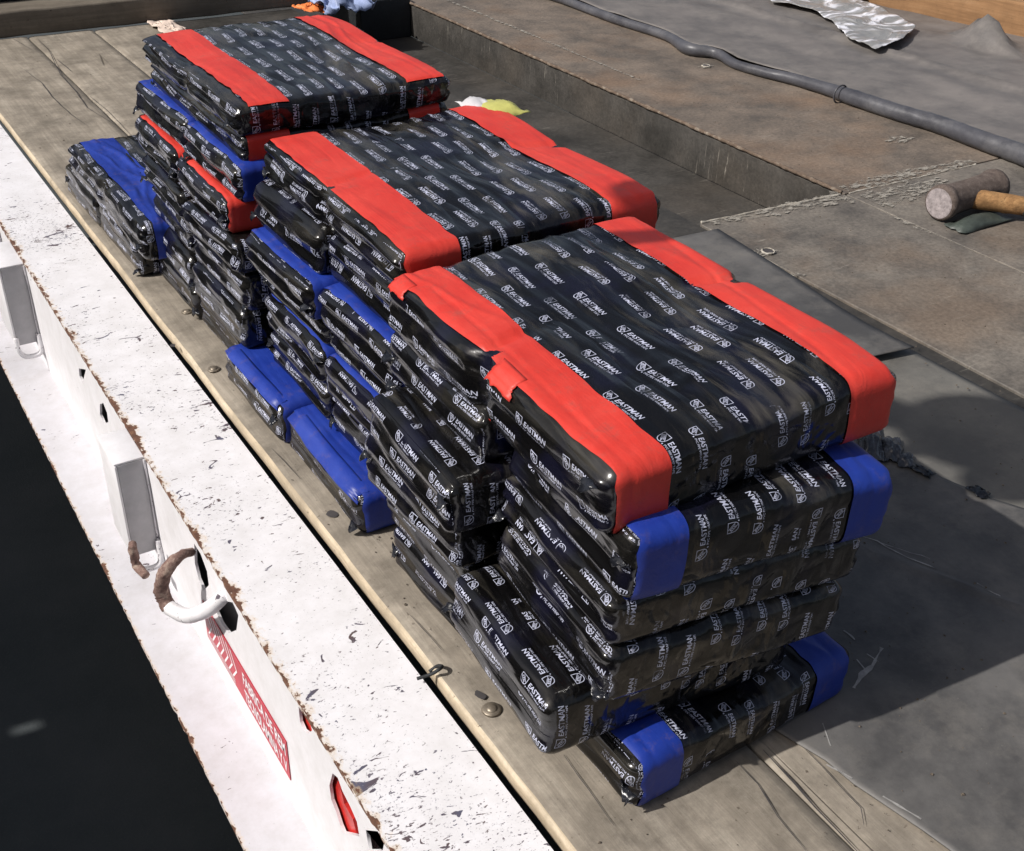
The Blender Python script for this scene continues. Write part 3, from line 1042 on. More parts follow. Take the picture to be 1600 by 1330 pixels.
# second sheet, further right, runs under the torn edge
oB = loft_sheet('rubber_sheet', [((.97, -1.6), (1.72, -1.6)), ((.97, .2), (1.69, .2)), ((.97, 1.60), (1.66, 1.60)), ((.97, 1.72), (1.60, 1.72))], -.003, M['sheet2'], 30, 80, .0030, .0025)
tag(oB, 'smooth light grey rubber sheet between the stacks and the steel plate', 'rubber sheet')
# loose flap with a curled tip beside the top bundles
def flap(x, y, s_, t): return .008 + .016 * max(0, t - .55) * s_ + .03 * max(0, t - .88) * s_
oC = loft_sheet('rubber_sheet', [((1.05, 1.75), (1.745, 1.72)), ((1.02, 1.3), (1.70, 1.30)), ((1.0, 1.0), (1.66, .98)), ((1.0, .9), (1.655, .79))], .006, M['sheet'], 24, 40, .005, .003, flap)
tag(oC, 'loose dark rubber flap with a lifted corner tip beside the red banded bundles', 'rubber sheet')
def scratch(par, pix, w, mat, zz):
    pts = [at(u, v, z=zz) for u, v in pix]
    P = []
    for i in range(len(pts) - 1):
        for k in range(8): P.append(pts[i].lerp(pts[i + 1], k / 8))
    P.append(pts[-1])
    vs = []; n = len(P)
    for side in (1, -1):
        for i, p in enumerate(P):
            d = (P[min(i + 1, n - 1)] - P[max(i - 1, 0)]).normalized()
            q = p + Vector((.004 * noise.noise(p * 25), .003 * noise.noise(p * 31), 0))
            vs.append(q + Vector((-d.y, d.x, 0)) * side * w * max(.15, .8 + 1.3 * noise.noise(p * 50)))
    me = mesh_from('scratch', vs, [(i, i + 1, n + i + 1, n + i) for i in range(n - 1)], False)
    o = link('scratch', me, mat, par)
    md = o.modifiers.new('cling', 'SHRINKWRAP'); md.target = par; md.wrap_method = 'PROJECT'; md.use_project_z = True
    md.use_negative_direction = True; md.use_positive_direction = True; md.offset = .0012
M['scr'] = simple('pale_scratch', (.27, .262, .25), .5, 60, .4)
for pix, w in ((((1322, 832), (1372, 846), (1400, 862), (1460, 888), (1520, 912), (1600, 950)), .0016), (((1375, 848), (1440, 868), (1510, 900), (1600, 958)), .0010),
               (((1335, 1075), (1345, 1055), (1362, 1040), (1378, 1012)), .0040), (((1318, 985), (1335, 1000)), .0014), (((1355, 1022), (1372, 1035)), .0014),
               (((1290, 1195), (1330, 1215)), .0012), (((1285, 1130), (1300, 1165)), .0010), (((1380, 1245), (1440, 1280)), .0020), (((1340, 1030), (1350, 1045)), .0012)):
    scratch(oA, pix, w, M['scr'], .008)

# torn shreds along the edge of the big sheet
sh = empty('torn_tape', at(1375, 700, z=.006))
tag(sh, 'crumpled shiny black torn tape on the rubber sheet beside the front column', 'torn tape')
for k, (u, v, sx, sy, sz, sd_) in enumerate(((1358, 695, .055, .17, .045, 2), (1392, 706, .05, .11, .036, 6), (1414, 722, .04, .06, .02, 8))):
    p = at(u, v, z=.006) - sh.location
    o = crumple('strip', p, (sx, sy, sz), M['tornvinyl'], sd_, 26, .13, sh); o.rotation_euler.z = -.75
for k, (u, v) in enumerate(((1440, 738), (1530, 772))):
    p = at(u, v, z=.006)
    o = crumple('strip', p - sh.location, (.03, .045, .006), M['glossblack'], 20 + k, 8, .6, sh)

# ------------------------------------------------------------------ tarp with rolled edge, painted glare patch, timber
roll_px = [(840, -12), (880, 0), (960, 30), (1040, 56), (1075, 76), (1120, 84), (1150, 101), (1200, 115), (1240, 124), (1300, 142), (1330, 152), (1400, 175), (1470, 196), (1540, 222), (1600, 243), (1700, 285)]
rr = [q * .86 for q in [.028, .028, .028, .028, .036, .030, .026, .028, .031, .034, .040, .040, .042, .044, .047, .048]]
tp = empty('rolled_tarp', (3.3, 2.5, 0))
tag(tp, 'grey vinyl tarp with a rolled front edge spread over the steel plate', 'tarp')
rp = []
for (u, v), r_ in zip(roll_px, rr):
    p = at(u, v, z=r_); p.z = r_ + .001
    rp.append(p - tp.location)
tube('rolled_edge', rp, rr, M['roll'], tp, 16, wob=.10)
for k, (u, v) in ((0, (1313, 148)),):
    p = at(u, v, z=.036); p.z = .038
    d = Vector((.10, -1, 0)).normalized()
    ring = []
    for a in np.linspace(0, 2 * math.pi, 13):
        ring.append(p - tp.location + Vector((math.cos(a), 0, math.sin(a))) * (.040 if k < 2 else .034))
    tube('fold_ring', ring, .004, M['roll'], tp, 6, cap=False)
def tarp_z(x, y):
    return .030 + .012 * noise.noise(Vector((x * 2, y * 2, 0))) + .006 * noise.noise(Vector((x * 6, y * 6, 0)))
rows = []
verts, faces = [], []
NX, NY = 60, 60
ax = [p + tp.location for p in rp]
def roll_at(y):
    for i in range(len(ax) - 1):
        if ax[i].y >= y >= ax[i + 1].y:
            f = (ax[i].y - y) / (ax[i].y - ax[i + 1].y)
            return ax[i].lerp(ax[i + 1], f)
    return ax[0] if y > ax[0].y else ax[-1]
for j in range(NY + 1):
    y = 5.6 - j / NY * 4.4
    A = roll_at(y)
    for k in range(NX + 1):
        s_ = k / NX
        x = A.x + .01 + (5.15 - A.x) * s_
        ridge = .012 * math.exp(-((s_ - .28) / .05) ** 2)
        ridge += .022 * math.exp(-(((x - 4.00) + (y - 3.2) * .02) / .03) ** 2) * (1 if y < 4.9 else .4)
        # peak of the tarp pushed up against the timber
        q = at(1540, 40, z=.03)
        peak = .17 * max(0, 1 - abs(x - 4.60 - .3 * (y - 2.9)) / .17 - abs(y - 2.93) / .26)
        z = tarp_z(x, y) + ridge + peak + (.02 * (1 - s_) ** 6)
        verts.append(Vector((x, y, z)) - tp.location)
for j in range(NY):
    for k in range(NX):
        a_ = j * (NX + 1) + k
        faces.append((a_, a_ + 1, a_ + NX + 2, a_ + NX + 1))
me = mesh_from('tarp_sheet', verts, faces)
o = link('tarp_sheet', me, M['tarp'], tp)
md = o.modifiers.new('thickness', 'SOLIDIFY'); md.thickness = .003
# glare on the tarp, painted as a pale crinkled sheet
sp_px = [((1195, -30), (1400, -30)), ((1205, 0), (1338, 0)), ((1262, 12), (1372, 10)), ((1300, 30), (1400, 24)), ((1322, 55), (1432, 40)), ((1345, 66), (1410, 62)), ((1368, 76), (1374, 75))]
rows = [((at(*a_, z=.07).x, at(*a_, z=.07).y), (at(*b_, z=.07).x, at(*b_, z=.07).y)) for a_, b_ in sp_px]
def glare(x, y, s_, t): return .014 * noise.noise(Vector((x * 7, y * 7, 5))) + .006 * noise.noise(Vector((x * 20, y * 22, 1)))
oS = loft_sheet('glare_sheet', rows, .066, M['tarp_glare'], 50, 70, .01, .002, glare)
tag(oS, 'patch of glare on the tarp near the raw timber, painted as a crinkled sheet', 'glare')
# raw timber behind the tarp
tA, tB = at(1150, -12, z=.0), at(1640, 128, z=.0)
tim = empty('raw_timber', (4.9, 3.6, .01))
tag(tim, 'raw orange-brown squared timber lying behind the tarp', 'timber')
d = Vector((.12, -1, 0)).normalized(); nrm = Vector((-d.y, d.x, 0))
def tbeam(off, w, z0, h, mat, y0=-4.5, y1=4.5):
    o = box('timber', (0, y0, z0), (w, y1, z0 + h), mat, None, .012, .004, 2, 30)
    o.name = 'beam_piece'
    o.parent = tim
    o.location = (off, 0, 0)
    o.rotation_euler = (0, 0, 0)
    return o
tbeam(-.08, .26, 0, .19, M['timber'])
tbeam(.19, .24, 0, .20, M['edge_wood'])
tim.rotation_euler = (0, 0, math.radians(8))

# ------------------------------------------------------------------ sledge hammer
hp = at(1480, 320, z=.0)
hm = empty('sledge_hammer', (2.60, 1.50, .004))
tag(hm, 'sledge hammer with brown steel head and worn wooden handle lying on the steel plate', 'hammer')
f0 = at(1467, 318, z=.066) - hm.location; f1 = at(1556, 290, z=.068) - hm.location
ax_ = (f1 - f0); ln = ax_.length; ax_.normalize()
def head_mesh():
    prof = [(0, .0), (0, .040), (.006, .0455), (.024, .0465), (.034, .043), (.055, .0405), (ln * .5, .039), (ln - .055, .0405), (ln - .034, .043), (ln - .024, .0465), (ln - .006, .0455), (ln, .040), (ln, 0)]
    side = ax_.cross(Vector((0, 0, 1))).normalized(); up = side.cross(ax_)
    verts, faces = [], []
    n = 24
    for (t, r_) in [(t0, r0 * 1.36) for t0, r0 in prof[1:-1]]:
        for k in range(n):
            a_ = 2 * math.pi * k / n
            # octagonal section in the middle, round at the faces
            o8 = math.cos(math.pi / 8) / math.cos(((a_ + math.pi / 8) % (math.pi / 4)) - math.pi / 8)
            mixf = 1 if .03 < t < ln - .03 else 0
            r2 = r_ * (1 + mixf * (o8 * 1.06 - 1)) + .0015 * noise.noise(Vector((a_ * 3, t * 60, 4)))
            verts.append(f0 + ax_ * t + side * (math.cos(a_) * r2) + up * (math.sin(a_) * r2))
    m_ = len(prof) - 2
    for i in range(m_ - 1):
        for k in range(n):
            q = i * n
            faces.append((q + k, q + (k + 1) % n, q + n + (k + 1) % n, q + n + k))
    return verts, faces, n, m_
verts, faces, n, m_ = head_mesh()
me = mesh_from('hammer_head', verts, faces + [tuple(range(n - 1, -1, -1)), tuple(range((m_ - 1) * n, m_ * n))])
link('hammer_head', me, M['hammer'], hm)
bm = bmesh.new()
bmesh.ops.create_circle(bm, cap_ends=True, segments=24, radius=.053)
q = (-ax_).to_track_quat('Z', 'Y').to_matrix().to_4x4()
me = bpy.data.meshes.new('striking_face'); bm.transform(Matrix.Translation(f0 - ax_ * .0008) @ q); bm.to_mesh(me); bm.free()
link('striking_face', me, M['face'], hm)
h0 = at(1530, 312, z=.062) - hm.location; h1 = at(1600, 322, z=.055) - hm.location
hd = (h1 - h0).normalized()
tube('handle', [h0 - hd * .03, h0 + hd * .01, h0 + hd * .10, h0 + hd * .16], [.032, .035, .034, .031], M['handle'], hm, 14, wob=.06)
tube('grip_wrap', [h0 + hd * .15, h0 + hd * .24, h0 + hd * .45, h0 + hd * .7], [.033, .036, .032, .032], M['darktape'], hm, 12, wob=.3)
gs = crumple('metal_scrap', at(1528, 350, z=.0), (.26, .09, .05), M['green'], 31, 8, .10)
tag(gs, 'flat green painted scrap lying under the hammer handle', 'scrap')

# ------------------------------------------------------------------ bundles
GX, GY, GZ = 44, 34, 14


def bundle_shape(L, W, T, seed, crease=1.0, plump=1.0, pinch=0.0, base=(0, 0, 0)):
    """returns F(p): point of the plain box surface -> point of the soft wrapped surface"""
    a, b, c = L / 2, W / 2, T / 2
    r = min(.023, c * .46)
    S = Vector((seed * 3.17, seed * 1.31, seed * 2.23))
    ridges = [(-a + L * (k + .5 + .25 * (R.random() - .5)) / 6, R.uniform(-.25, .25), R.uniform(.3, 1)) for k in range(6)]
    ek = [R.uniform(-.25, .25), R.uniform(-.25, .25)]
    folds = [(R.uniform(-.6, .7) * a, R.uniform(-.35, .2), R.uniform(.003, .0065), R.uniform(.004, .008), R.uniform(-b, b), R.uniform(.4, 1.2) * b) for k in range(7 if W > .5 else 4)]

    def F(p, lift=0.0):
        x, y, z = p
        q = Vector((max(-a + r, min(a - r, x)), max(-b + r, min(b - r, y)), max(-c + r, min(c - r, z))))
        d = Vector(p) - q
        nl = d.length
        nd = d / nl if nl > 1e-9 else Vector((0, 0, 1))
        o = q + nd * (r + lift)
        fx, fy, fz = o.x / a, o.y / b, o.z / c
        # pillow
        top = max(0, nd.z); bot = max(0, -nd.z); end = abs(nd.x); frt = abs(nd.y)
        o.z += top * (.002 * plump * (1 - fx ** 4) * (1 - fy ** 4))
        o.y += (1 if nd.y > 0 else -1) * frt * .002 * plump * (1 - fz * fz)
        # soft sagging corners seen from the side
        o.z -= top * .0035 * (abs(fx) ** 8 + abs(fy) ** 8)
        # gift-wrap folds on the ends: two lobes with a crease between
        k = ek[0] if nd.x < 0 else ek[1]
        cr = math.exp(-((fz - k - .18 * fy) / .13) ** 2)
        o.x -= (1 if nd.x > 0 else -1) * end * (.011 * crease * cr - .006 * (1 - fz * fz))
        n1 = noise.noise(Vector((o.x * 8, o.y * 5, o.z * 30)) + S)
        n2 = noise.noise(Vector((o.x * 14, o.y * 9, o.z * 55)) + S * 2)
        o.x += end * (.0055 * n1 + .0035 * n2)
        # pleats where the wrapping bunches up at both ends' corners
        pl = math.sin(fz * 9 + fy * 5 + seed) * abs(fy) ** 5
        o.x += (1 if nd.x > 0 else -1) * end * .004 * pl
        # ridges of the bricks inside, running across the top
        att = 1.0 - .62 * min(1.0, max(0.0, (abs(fx) - .52) / .12))
        rz = 0
        for (rx, sk, am) in ridges:
            rz += am * math.exp(-((o.x - rx - sk * o.y * .5) / .0055) ** 2)
        rz *= att
        o.z -= top * .0038 * rz
        o.y += (1 if nd.y < 0 else -1) * frt * .0022 * rz
        n3 = noise.noise(Vector((o.x * 7, o.y * 3, o.z * 5)) + S * 3)
        n4 = abs(noise.noise(Vector((o.x * 21, o.y * 5, 2)) + S * 4))
        o.z += top * (.0050 * n3 - .0065 * n4 * att + .0022) + bot * .002 * n3
        for (cx_, sk, am, wd, yc, ln_) in folds:
            dd = (o.x - cx_ - sk * o.y - .006 * math.sin(o.y * 23 + seed)) / wd
            if abs(dd) < 3: o.z += att * top * am * math.exp(-dd * dd) * math.exp(-((o.y - yc) / ln_) ** 4)
        if pinch:
            yy = o.y - .012
            o.x -= (1 if nd.x > 0 else -1) * end * pinch * .9 * math.exp(-(yy / .016) ** 2)
            o.z -= top * pinch * .45 * math.exp(-((yy + .06 * (abs(fx) - 1)) / .011) ** 2) * max(0, abs(fx) - .35) ** .7
        wp = min(1.0, max(0.0, (base[2] + o.z) / .10))
        o.z += .009 * wp * noise.noise(Vector(((base[0] + o.x) * 4.2, (base[1] + o.y) * 4.2, (base[2] + o.z) * 3)))
        o.y += frt * .003 * noise.noise(Vector((o.x * 9, 4, o.z * 18)) + S)
        return o
    return F


def bundle_body(F, L, W, T):
    GY = 34 if W < .5 else 72
    a, b, c = L / 2, W / 2, T / 2
    def spread(n, h):
        # denser towards the edges so the rounding is smooth
        return [h * math.copysign(abs(t) ** .72, t) for t in np.linspace(-1, 1, n + 1)]
    xs, ys, zs = spread(GX, a), spread(GY, b), spread(GZ, c)
    verts, faces, uvs = [], [], []
    index = {}
    def vid(i, j, k):
        key = (i, j, k)
        if key not in index:
            index[key] = len(verts)
            verts.append(F((xs[i], ys[j], zs[k])))
        return index[key]
    def quad(ks, uvf):
        faces.append([vid(*k) for k in ks])
        for k in ks:
            uvs.append(uvf(xs[k[0]], ys[k[1]], zs[k[2]]))
    ft = lambda x, y, z: (y + .7, .5 - x)
    ff = lambda x, y, z: (-b - (c - z) + .7, .5 - x)
    fb = lambda x, y, z: (b + (c - z) + .7, .5 - x)
    fd = lambda x, y, z: (-b - 2 * c - (y + b) + .7, .5 - x)
    fl = lambda x, y, z: (-y + 1.93, z + 1.037)
    fr = lambda x, y, z: (y + 2.71, z + 1.563)
    for i in range(GX):
        for j in range(GY):
            quad([(i, j, GZ), (i + 1, j, GZ), (i + 1, j + 1, GZ), (i, j + 1, GZ)], ft)
            quad([(i, j, 0), (i, j + 1, 0), (i + 1, j + 1, 0), (i + 1, j, 0)], fd)
        for k in range(GZ):
            quad([(i, 0, k), (i + 1, 0, k), (i + 1, 0, k + 1), (i, 0, k + 1)], ff)
            quad([(i, GY, k), (i, GY, k + 1), (i + 1, GY, k + 1), (i + 1, GY, k)], fb)
    for j in range(GY):
        for k in range(GZ):
            quad([(0, j, k), (0, j, k + 1), (0, j + 1, k + 1), (0, j + 1, k)], fl)
            quad([(GX, j, k), (GX, j + 1, k), (GX, j + 1, k + 1), (GX, j, k + 1)], fr)
    return mesh_from('wrapped_body', verts, faces, True, uvs)


def band_mesh(F, L, W, T, x0, x1, seed, nm, toponly=False):
    a, b, c = L / 2, W / 2, T / 2
    per = []
    for t in np.linspace(-1, 1, 44 if W < .5 else 110): per.append((b * math.copysign(abs(t) ** .72, t), c))
    for t in np.linspace(1, -1, 14)[1:]: per.append((b, c * math.copysign(abs(t) ** .72, t)))
    for t in np.linspace(1, -1, 20)[1:]: per.append((b * math.copysign(abs(t) ** .72, t), -c))
    for t in np.linspace(-1, 1, 14)[1:-1]: per.append((-b, c * math.copysign(abs(t) ** .72, t)))
    if toponly: per = per[1:109] if W > .5 else per[1:43]
    n = len(per); m_ = 24
    verts, faces = [], []
    for i in range(m_ + 1):
        for k, (y, z) in enumerate(per):
            s_ = k / n
            wa = .0045 * noise.noise(Vector((math.cos(s_ * 6.283) * 3, math.sin(s_ * 6.283) * 3, seed)))
            wb = .0035 * noise.noise(Vector((math.cos(s_ * 6.283) * 3, math.sin(s_ * 6.283) * 3, seed + 9)))
            x = (x0 + wa) * (1 - i / m_) + (x1 + wb) * i / m_
            x = max(-a, min(a, x))
            verts.append(F((x, y, z), .0024))
    for i in range(m_):
        for k in range(n - 1 if toponly else n):
            k2 = (k + 1) % n
            faces.append((i * n + k, (i + 1) * n + k, (i + 1) * n + k2, i * n + k2))
    return mesh_from(nm, verts, faces)


def flap_mesh(F, W, T, L, seed, y, z, w=.03, h=.022, side=-1):
    """a small loose ear of tape at an end corner"""
    p = F((side * L / 2, y, z))
    vs, fs = [], []
    n = 5
    for i in range(n):
        for j in range(n):
            a_, b_ = i / (n - 1), j / (n - 1)
            wid = (1 - .75 * b_)
            vs.append(p + Vector((side * (b_ * w + .004 * noise.noise(Vector((a_ * 3, b_ * 3, seed)))),
                                  (a_ - .5) * h * wid * 1.6 + .012 * b_ * math.sin(seed * 2.3),
                                  -.014 * b_ * b_ + .010 * noise.noise(Vector((a_ * 2.5, b_ * 2.5, seed + 3))))))
    for i in range(n - 1):
        for j in range(n - 1):
            q = i * n + j
            fs.append((q, q + n, q + n + 1, q + 1))
    return mesh_from('tape_ear', vs, fs)


def end_lap(F, L, W, T, y0, y1, drop, seed):
    a, c = L / 2, T / 2
    path = [(-a + .03 * (1 - k / 5), c) for k in range(6)] + [(-a, c - drop * k / 6) for k in range(1, 7)]
    vs, fs = [], []
    n = 10
    for i, (x, z) in enumerate(path):
        for j in range(n):
            y = y0 + (y1 - y0) * j / (n - 1) + .006 * noise.noise(Vector((i * .7, j * .3, seed))) + (-.010 if j == 0 else .006) * max(0, i - 6) / 6
            zz = z + (.006 * noise.noise(Vector((j * .6, seed, 2))) if i > 7 else 0)
            vs.append(F((x, y, zz), .0028 + .002 * max(0, i - 8) / 4))
    for i in range(len(path) - 1):
        for j in range(n - 1):
            q = i * n + j
            fs.append((q, q + 1, q + n + 1, q + n))
    return mesh_from('tape_lap', vs, fs)


SEED = [0]


def bundle(x, y, z, L, W, T, label, group, yaw=0, pitch=0, roll=0, band=None, bands=((.012, .095), (.405, .488)), ears=1, crease=1.0, lap=None, pinch=0.0, toponly=False):
    """x, y, z: left front bottom corner; the bundle runs L to the right, W away and T up"""
    SEED[0] += 1
    seed = SEED[0]
    if abs(yaw) < 1e-6 and W < .5:
        j_ = .022 * math.sin(seed * 5.7)
        yaw = j_; x += .005 * math.sin(seed * 3.1)
    root = empty('wrapped_bundle')
    ca, sa = math.cos(yaw), math.sin(yaw)
    cx, cy = L / 2, W / 2
    root.location = (x + cx * ca - cy * sa, y + cx * sa + cy * ca, z)
    root.rotation_euler = (roll, -pitch, yaw)
    tag(root, label, 'bundle', group)
    F = bundle_shape(L, W, T, seed, crease, 1.0, pinch, (x + L / 2, y + W / 2, z + T / 2))
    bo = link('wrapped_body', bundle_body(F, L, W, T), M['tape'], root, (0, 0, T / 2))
    if band:
        for (b0, b1) in bands:
            b0, b1 = b0 * L / .5, b1 * L / .5
            link(band + '_tape_band', band_mesh(F, L, W, T, -L / 2 + b0, -L / 2 + b1, seed * 1.7 + b0, 'band', toponly), M[band], root, (0, 0, T / 2))
    for lp in ([] if not lap else lap if isinstance(lap, list) else [lap]):
        o = link(band + '_tape_lap', end_lap(F, L, W, T, lp[0] * W, lp[1] * W, lp[2], seed), M[band], root, (0, 0, T / 2))
        md = o.modifiers.new('thickness', 'SOLIDIFY'); md.thickness = .0008
    for e in range(ears):
        yy = (-1 if (seed + e) % 2 else 1) * W * .46
        zz = R.uniform(-.35, .3) * T
        o = link('tape_ear', flap_mesh(F, W, T, L, seed + e * 5, yy, zz, R.uniform(.010, .018), R.uniform(.022, .034)), M['glossblack'], root, (0, 0, T / 2))
        md = o.modifiers.new('thickness', 'SOLIDIFY'); md.thickness = .0008
    return root


GF = 'bundles stacked in the front column'
GK = 'bundles stacked in the column behind the front one'
GM = 'bundles stacked in the nearer column of the middle block'
GN = 'bundles stacked in the farther column of the middle block'
G3 = 'bundles stacked in the nearer column of the far block'
G4 = 'bundles stacked in the farther column of the far block'
G0 = 'bundles in the low pile at the far left'
GT = 'wide red banded bundles capping the three blocks'
D = [
    # x, y, z, L, W, T, yaw, pitch, band, label, group, opts
    (-.012, -.005, .556, .535, .700, .114, -.03, .045, 'red', 'wide red banded bundle capping the front block, nearest the camera', GT, dict(pinch=.036, lap=[(-.13, -.035, .020), (.40, .475, .016)])),
    (.056, .735, .588, .590, .700, .088, -.02, .010, 'red', 'wide red banded bundle capping the middle block', GT, dict(pinch=.022, bands=((.012, .105), (.395, .488)))),
    (.040, 1.500, .660, .545, .740, .070, -.02, .010, 'red', 'wide red banded bundle capping the far block, farthest from the camera', GT, dict(pinch=.012, bands=((.03, .12), (.395, .488)), toponly=True)),
    (.050, 1.510, .592, .530, .730, .070, -.02, .010, 'red', 'flat bundle right under the far red banded cap, red showing at its near corner', None, dict(bands=((.012, .11), (.40, .48)))),
    (.048, -.058, .000, .490, .33, .110, .03, 0, 'blue', 'blue banded bundle at the very bottom of the front column', GF, {}),
    (-.075, .018, .112, .48, .345, .128, -.06, -.02, None, 'all black bundle second from the bottom of the front column, bulging over the planks', GF, {}),
    (-.016, -.035, .240, .445, .36, .108, -.09, -.06, None, 'all black bundle third from the bottom of the front column, glossy rounded corner', GF, {}),
    (-.010, -.030, .345, .465, .36, .098, -.09, -.055, None, 'all black bundle right under the blue banded one of the front column', GF, {}),
    (.000, -.042, .436, .480, .365, .122, -.09, -.05, 'blue', 'blue banded bundle directly under the red banded top of the front column', GF, {}),
    (.010, .370, .000, .48, .335, .108, .02, 0, None, 'all black bundle on the deck at the bottom of the column behind the front one', GK, {}),
    (-.005, .385, .108, .48, .335, .120, -.02, 0, None, 'all black bundle second from the bottom of the column behind the front one', GK, {}),
    (-.040, .365, .228, .48, .345, .118, .02, 0, None, 'all black bundle third from the bottom of the column behind the front one', GK, {}),
    (-.072, .325, .346, .48, .335, .112, -.05, 0, None, 'all black bundle pushed out to the left, its dusty top showing, behind the front column', GK, {}),
    (.000, .345, .458, .49, .345, .100, .0, 0, None, 'all black bundle directly under the rear half of the front red banded cap', GK, {}),
    # middle block, near column
    (-.020, .815, .000, .48, .40, .108, .0, 0, 'blue', 'blue banded bundle at the foot of the middle block, nearer the camera', GM, dict(lap=(-.47, .46, .020))),
    (.055, .735, .106, .48, .36, .106, .0, 0, None, 'all black bundle resting on the nearer blue banded foot of the middle block', GM, {}),
    (.034, .735, .214, .48, .345, .098, .0, 0, 'blue', 'bundle showing a strip of blue halfway up the nearer column of the middle block', GM, {}),
    (.066, .745, .306, .48, .335, .086, .0, 0, None, 'all black bundle under the upper blue banded bundle of the nearer middle column', GM, {}),
    (.030, .715, .390, .48, .350, .092, .0, 0, 'blue', 'upper blue banded bundle of the nearer middle column, third from its top', GM, {}),
    (.070, .735, .480, .49, .345, .108, .0, 0, None, 'all black bundle under the nearer half of the middle red banded cap', GM, {}),
    # middle block, far column
    (-.030, 1.225, .000, .48, .36, .108, .0, 0, 'blue', 'blue banded bundle at the foot of the middle block, farther from the camera', GN, dict(lap=(-.45, .47, .012))),
    (.050, 1.100, .106, .48, .34, .106, .0, 0, None, 'all black bundle resting on the farther blue banded foot of the middle block', GN, {}),
    (.028, 1.085, .214, .48, .345, .098, .0, 0, 'blue', 'bundle showing a strip of blue halfway up the farther column of the middle block', GN, {}),
    (.050, 1.090, .306, .48, .335, .086, .01, 0, None, 'all black bundle under the upper blue banded bundle of the farther middle column', GN, {}),
    (.010, 1.075, .390, .48, .345, .092, .02, 0, 'blue', 'upper blue banded bundle of the farther middle column, third from its top', GN, {}),
    (.045, 1.090, .480, .49, .345, .108, .02, 0, None, 'all black bundle under the farther half of the middle red banded cap', GN, {}),
    # far block, near column
    (.020, 1.590, .000, .48, .34, .108, .0, 0, None, 'all black bundle at the foot of the far block, nearer the camera', G3, {}),
    (.010, 1.520, .108, .48, .36, .112, .0, 0, None, 'all black bundle second from the bottom of the nearer far column', G3, {}),
    (.010, 1.490, .220, .48, .36, .108, .0, 0, None, 'all black bundle third from the bottom of the nearer far column', G3, {}),
    (.000, 1.480, .328, .48, .36, .088, .0, 0, None, 'all black bundle directly under the red banded one in the nearer far column', G3, {}),
    (-.004, 1.528, .416, .48, .38, .092, -.02, 0, 'red', 'narrow red banded bundle inside the far block, nearer the camera', G3, {}),
    (.028, 1.490, .507, .48, .38, .090, .0, 0, 'blue', 'blue banded bundle under the nearer half of the far red banded cap', G3, {}),
    # far block, far column
    (.010, 1.945, .000, .48, .34, .108, .0, 0, None, 'all black bundle at the foot of the far block, farther from the camera', G4, {}),
    (.005, 1.895, .108, .48, .36, .112, .0, 0, None, 'all black bundle second from the bottom of the farther far column', G4, {}),
    (.005, 1.880, .220, .48, .36, .108, .0, 0, None, 'all black bundle third from the bottom of the farther far column', G4, {}),
    (.000, 1.870, .328, .48, .36, .088, .0, 0, None, 'all black bundle directly under the red banded one in the farther far column', G4, {}),
    (.000, 1.922, .416, .48, .36, .092, .0, 0, 'red', 'narrow red banded bundle inside the far block, farther from the camera', G4, {}),
    (.032, 1.885, .507, .48, .40, .090, .02, 0, 'blue', 'blue banded bundle under the farther half of the far red banded cap', G4, {}),
    # low pile at the far left
    (-.045, 2.300, .000, .32, .40, .120, .0, 0, None, 'all black bundle at the bottom of the low far pile, nearer the camera', G0, {}),
    (-.045, 2.720, .000, .32, .38, .120, .02, 0, None, 'all black bundle at the bottom of the low far pile, farther from the camera', G0, {}),
    (-.058, 2.130, .122, .30, .82, .110, .0, 0, 'blue', 'wide blue banded bundle on top of the low far pile', G0, dict(bands=((.06, .25),), pinch=.02)),
]
for (x, y, z, L, W, T, yaw, pitch, band, label, group, opt) in D:
    bundle(x, y, z, L, W, T, label, group, yaw, pitch, 0, band, **opt)

# crumpled yellow and white film behind the middle block
yl = crumple('film_scrap', (.645, 1.36, .672), (.10, .13, .035), M['yellow'], 41, 12, .15)
tag(yl, 'crumpled yellow film lying at the back edge of the middle block', 'film')
yw = crumple('film_scrap', (.615, 1.41, .672), (.07, .09, .035), M['white'], 47, 12, .15)
tag(yw, 'crumpled white film beside the yellow film on the middle block', 'film')

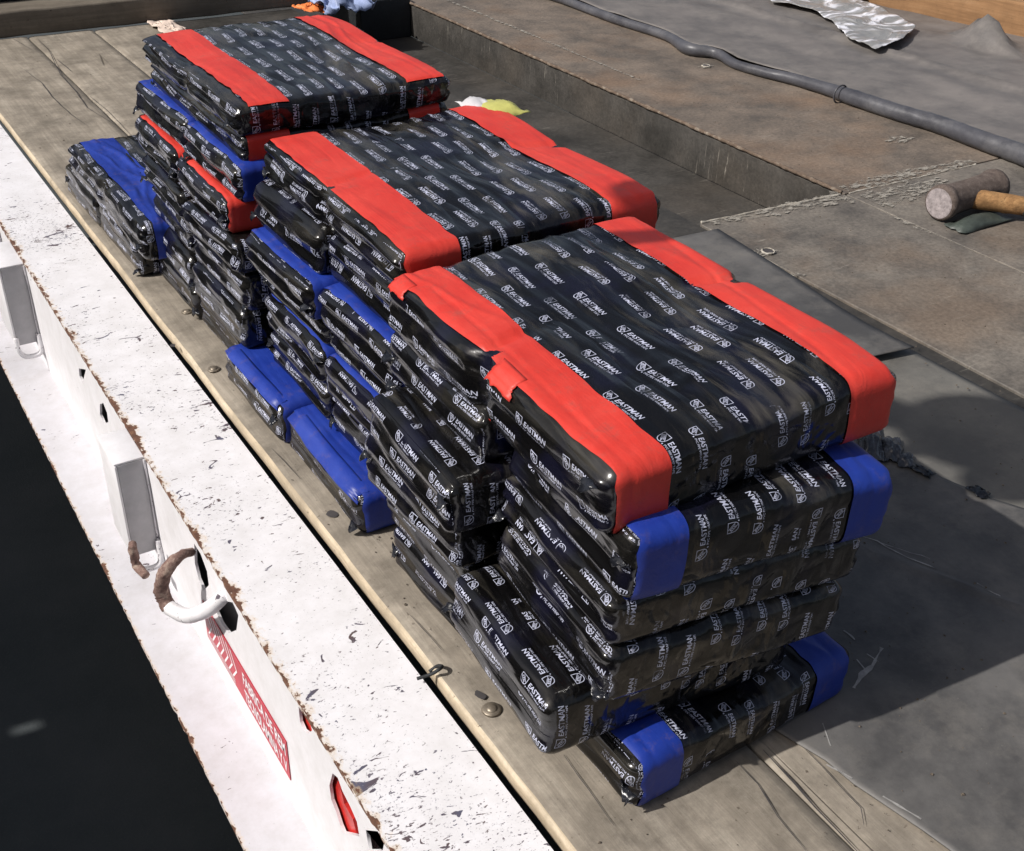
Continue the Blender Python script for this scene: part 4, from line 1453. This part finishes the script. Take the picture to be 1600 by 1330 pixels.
# made-up unseen caster in hook block form, for a shadow on the rubber sheet
hb = empty('shadow_caster', (-1.5, .82, 2.76))
tag(hb, 'unseen shadow caster added high above the trailer side, shaped like a hook on a cable', 'shadow caster')
bm = bmesh.new()
bmesh.ops.create_uvsphere(bm, u_segments=24, v_segments=16, radius=.15, matrix=Matrix.Diagonal((.8, 1.2, 1.1, 1)))
bmesh.ops.create_uvsphere(bm, u_segments=20, v_segments=12, radius=.09, matrix=Matrix.Translation((0, -.19, -.10)) @ Matrix.Diagonal((.8, 1, 1.2, 1)))
bmesh.ops.create_uvsphere(bm, u_segments=20, v_segments=12, radius=.07, matrix=Matrix.Translation((0, .17, -.13)) @ Matrix.Diagonal((.8, 1.3, .8, 1)))
me = bpy.data.meshes.new('block'); bm.to_mesh(me); bm.free(); smooth(me)
link('block', me, M['caster_paint'], hb)
tube('hook', [(0, 0, -.2), (0, .02, -.32), (0, .09, -.40), (0, .17, -.36), (0, .17, -.28)], [.03, .035, .04, .03, .02], M['caster_paint'], hb)  # part of the added shadow caster
tube('cable', [(0, 0, .2), (0, 0, 3), (0, 0, 9)], .012, M['dark'], hb, 8)

# grit and wood crumbs strewn over deck and sheets: too many and too small to count
M['grit'] = simple('grit', (.10, .08, .06), .9, 300, .8)
G = random.Random(5)
vs, fs = [], []
for k in range(1500):
    if k < 900:
        x, y = G.uniform(-.06, 1.7), G.uniform(-.9, 1.0) if k % 3 else G.uniform(-.7, 5)
        z = .0016 if x < .6 else .009
        if x > .45: z = .0085
    else:
        x, y, z = G.uniform(1.8, 3.4), G.uniform(.5, 4.5), .0006
        if y > 1.72 and x < 2.42: continue
    q = G.choice((.0012, .0016, .002, .003))
    n0 = len(vs)
    an = G.uniform(0, 6.28)
    for t in range(4):
        vs.append((x + q * G.uniform(.6, 1.6) * math.cos(an + t * 1.57), y + q * G.uniform(.6, 1.6) * math.sin(an + t * 1.57), z))
    vs.append((x, y, z + q * .9))
    for t in range(4): fs.append((n0 + t, n0 + (t + 1) % 4, n0 + 4))
me = mesh_from('grit', vs, fs, False)
tag(link('grit', me, M['grit']), 'fine grit and wood crumbs strewn over the deck', 'grit', kind='stuff')
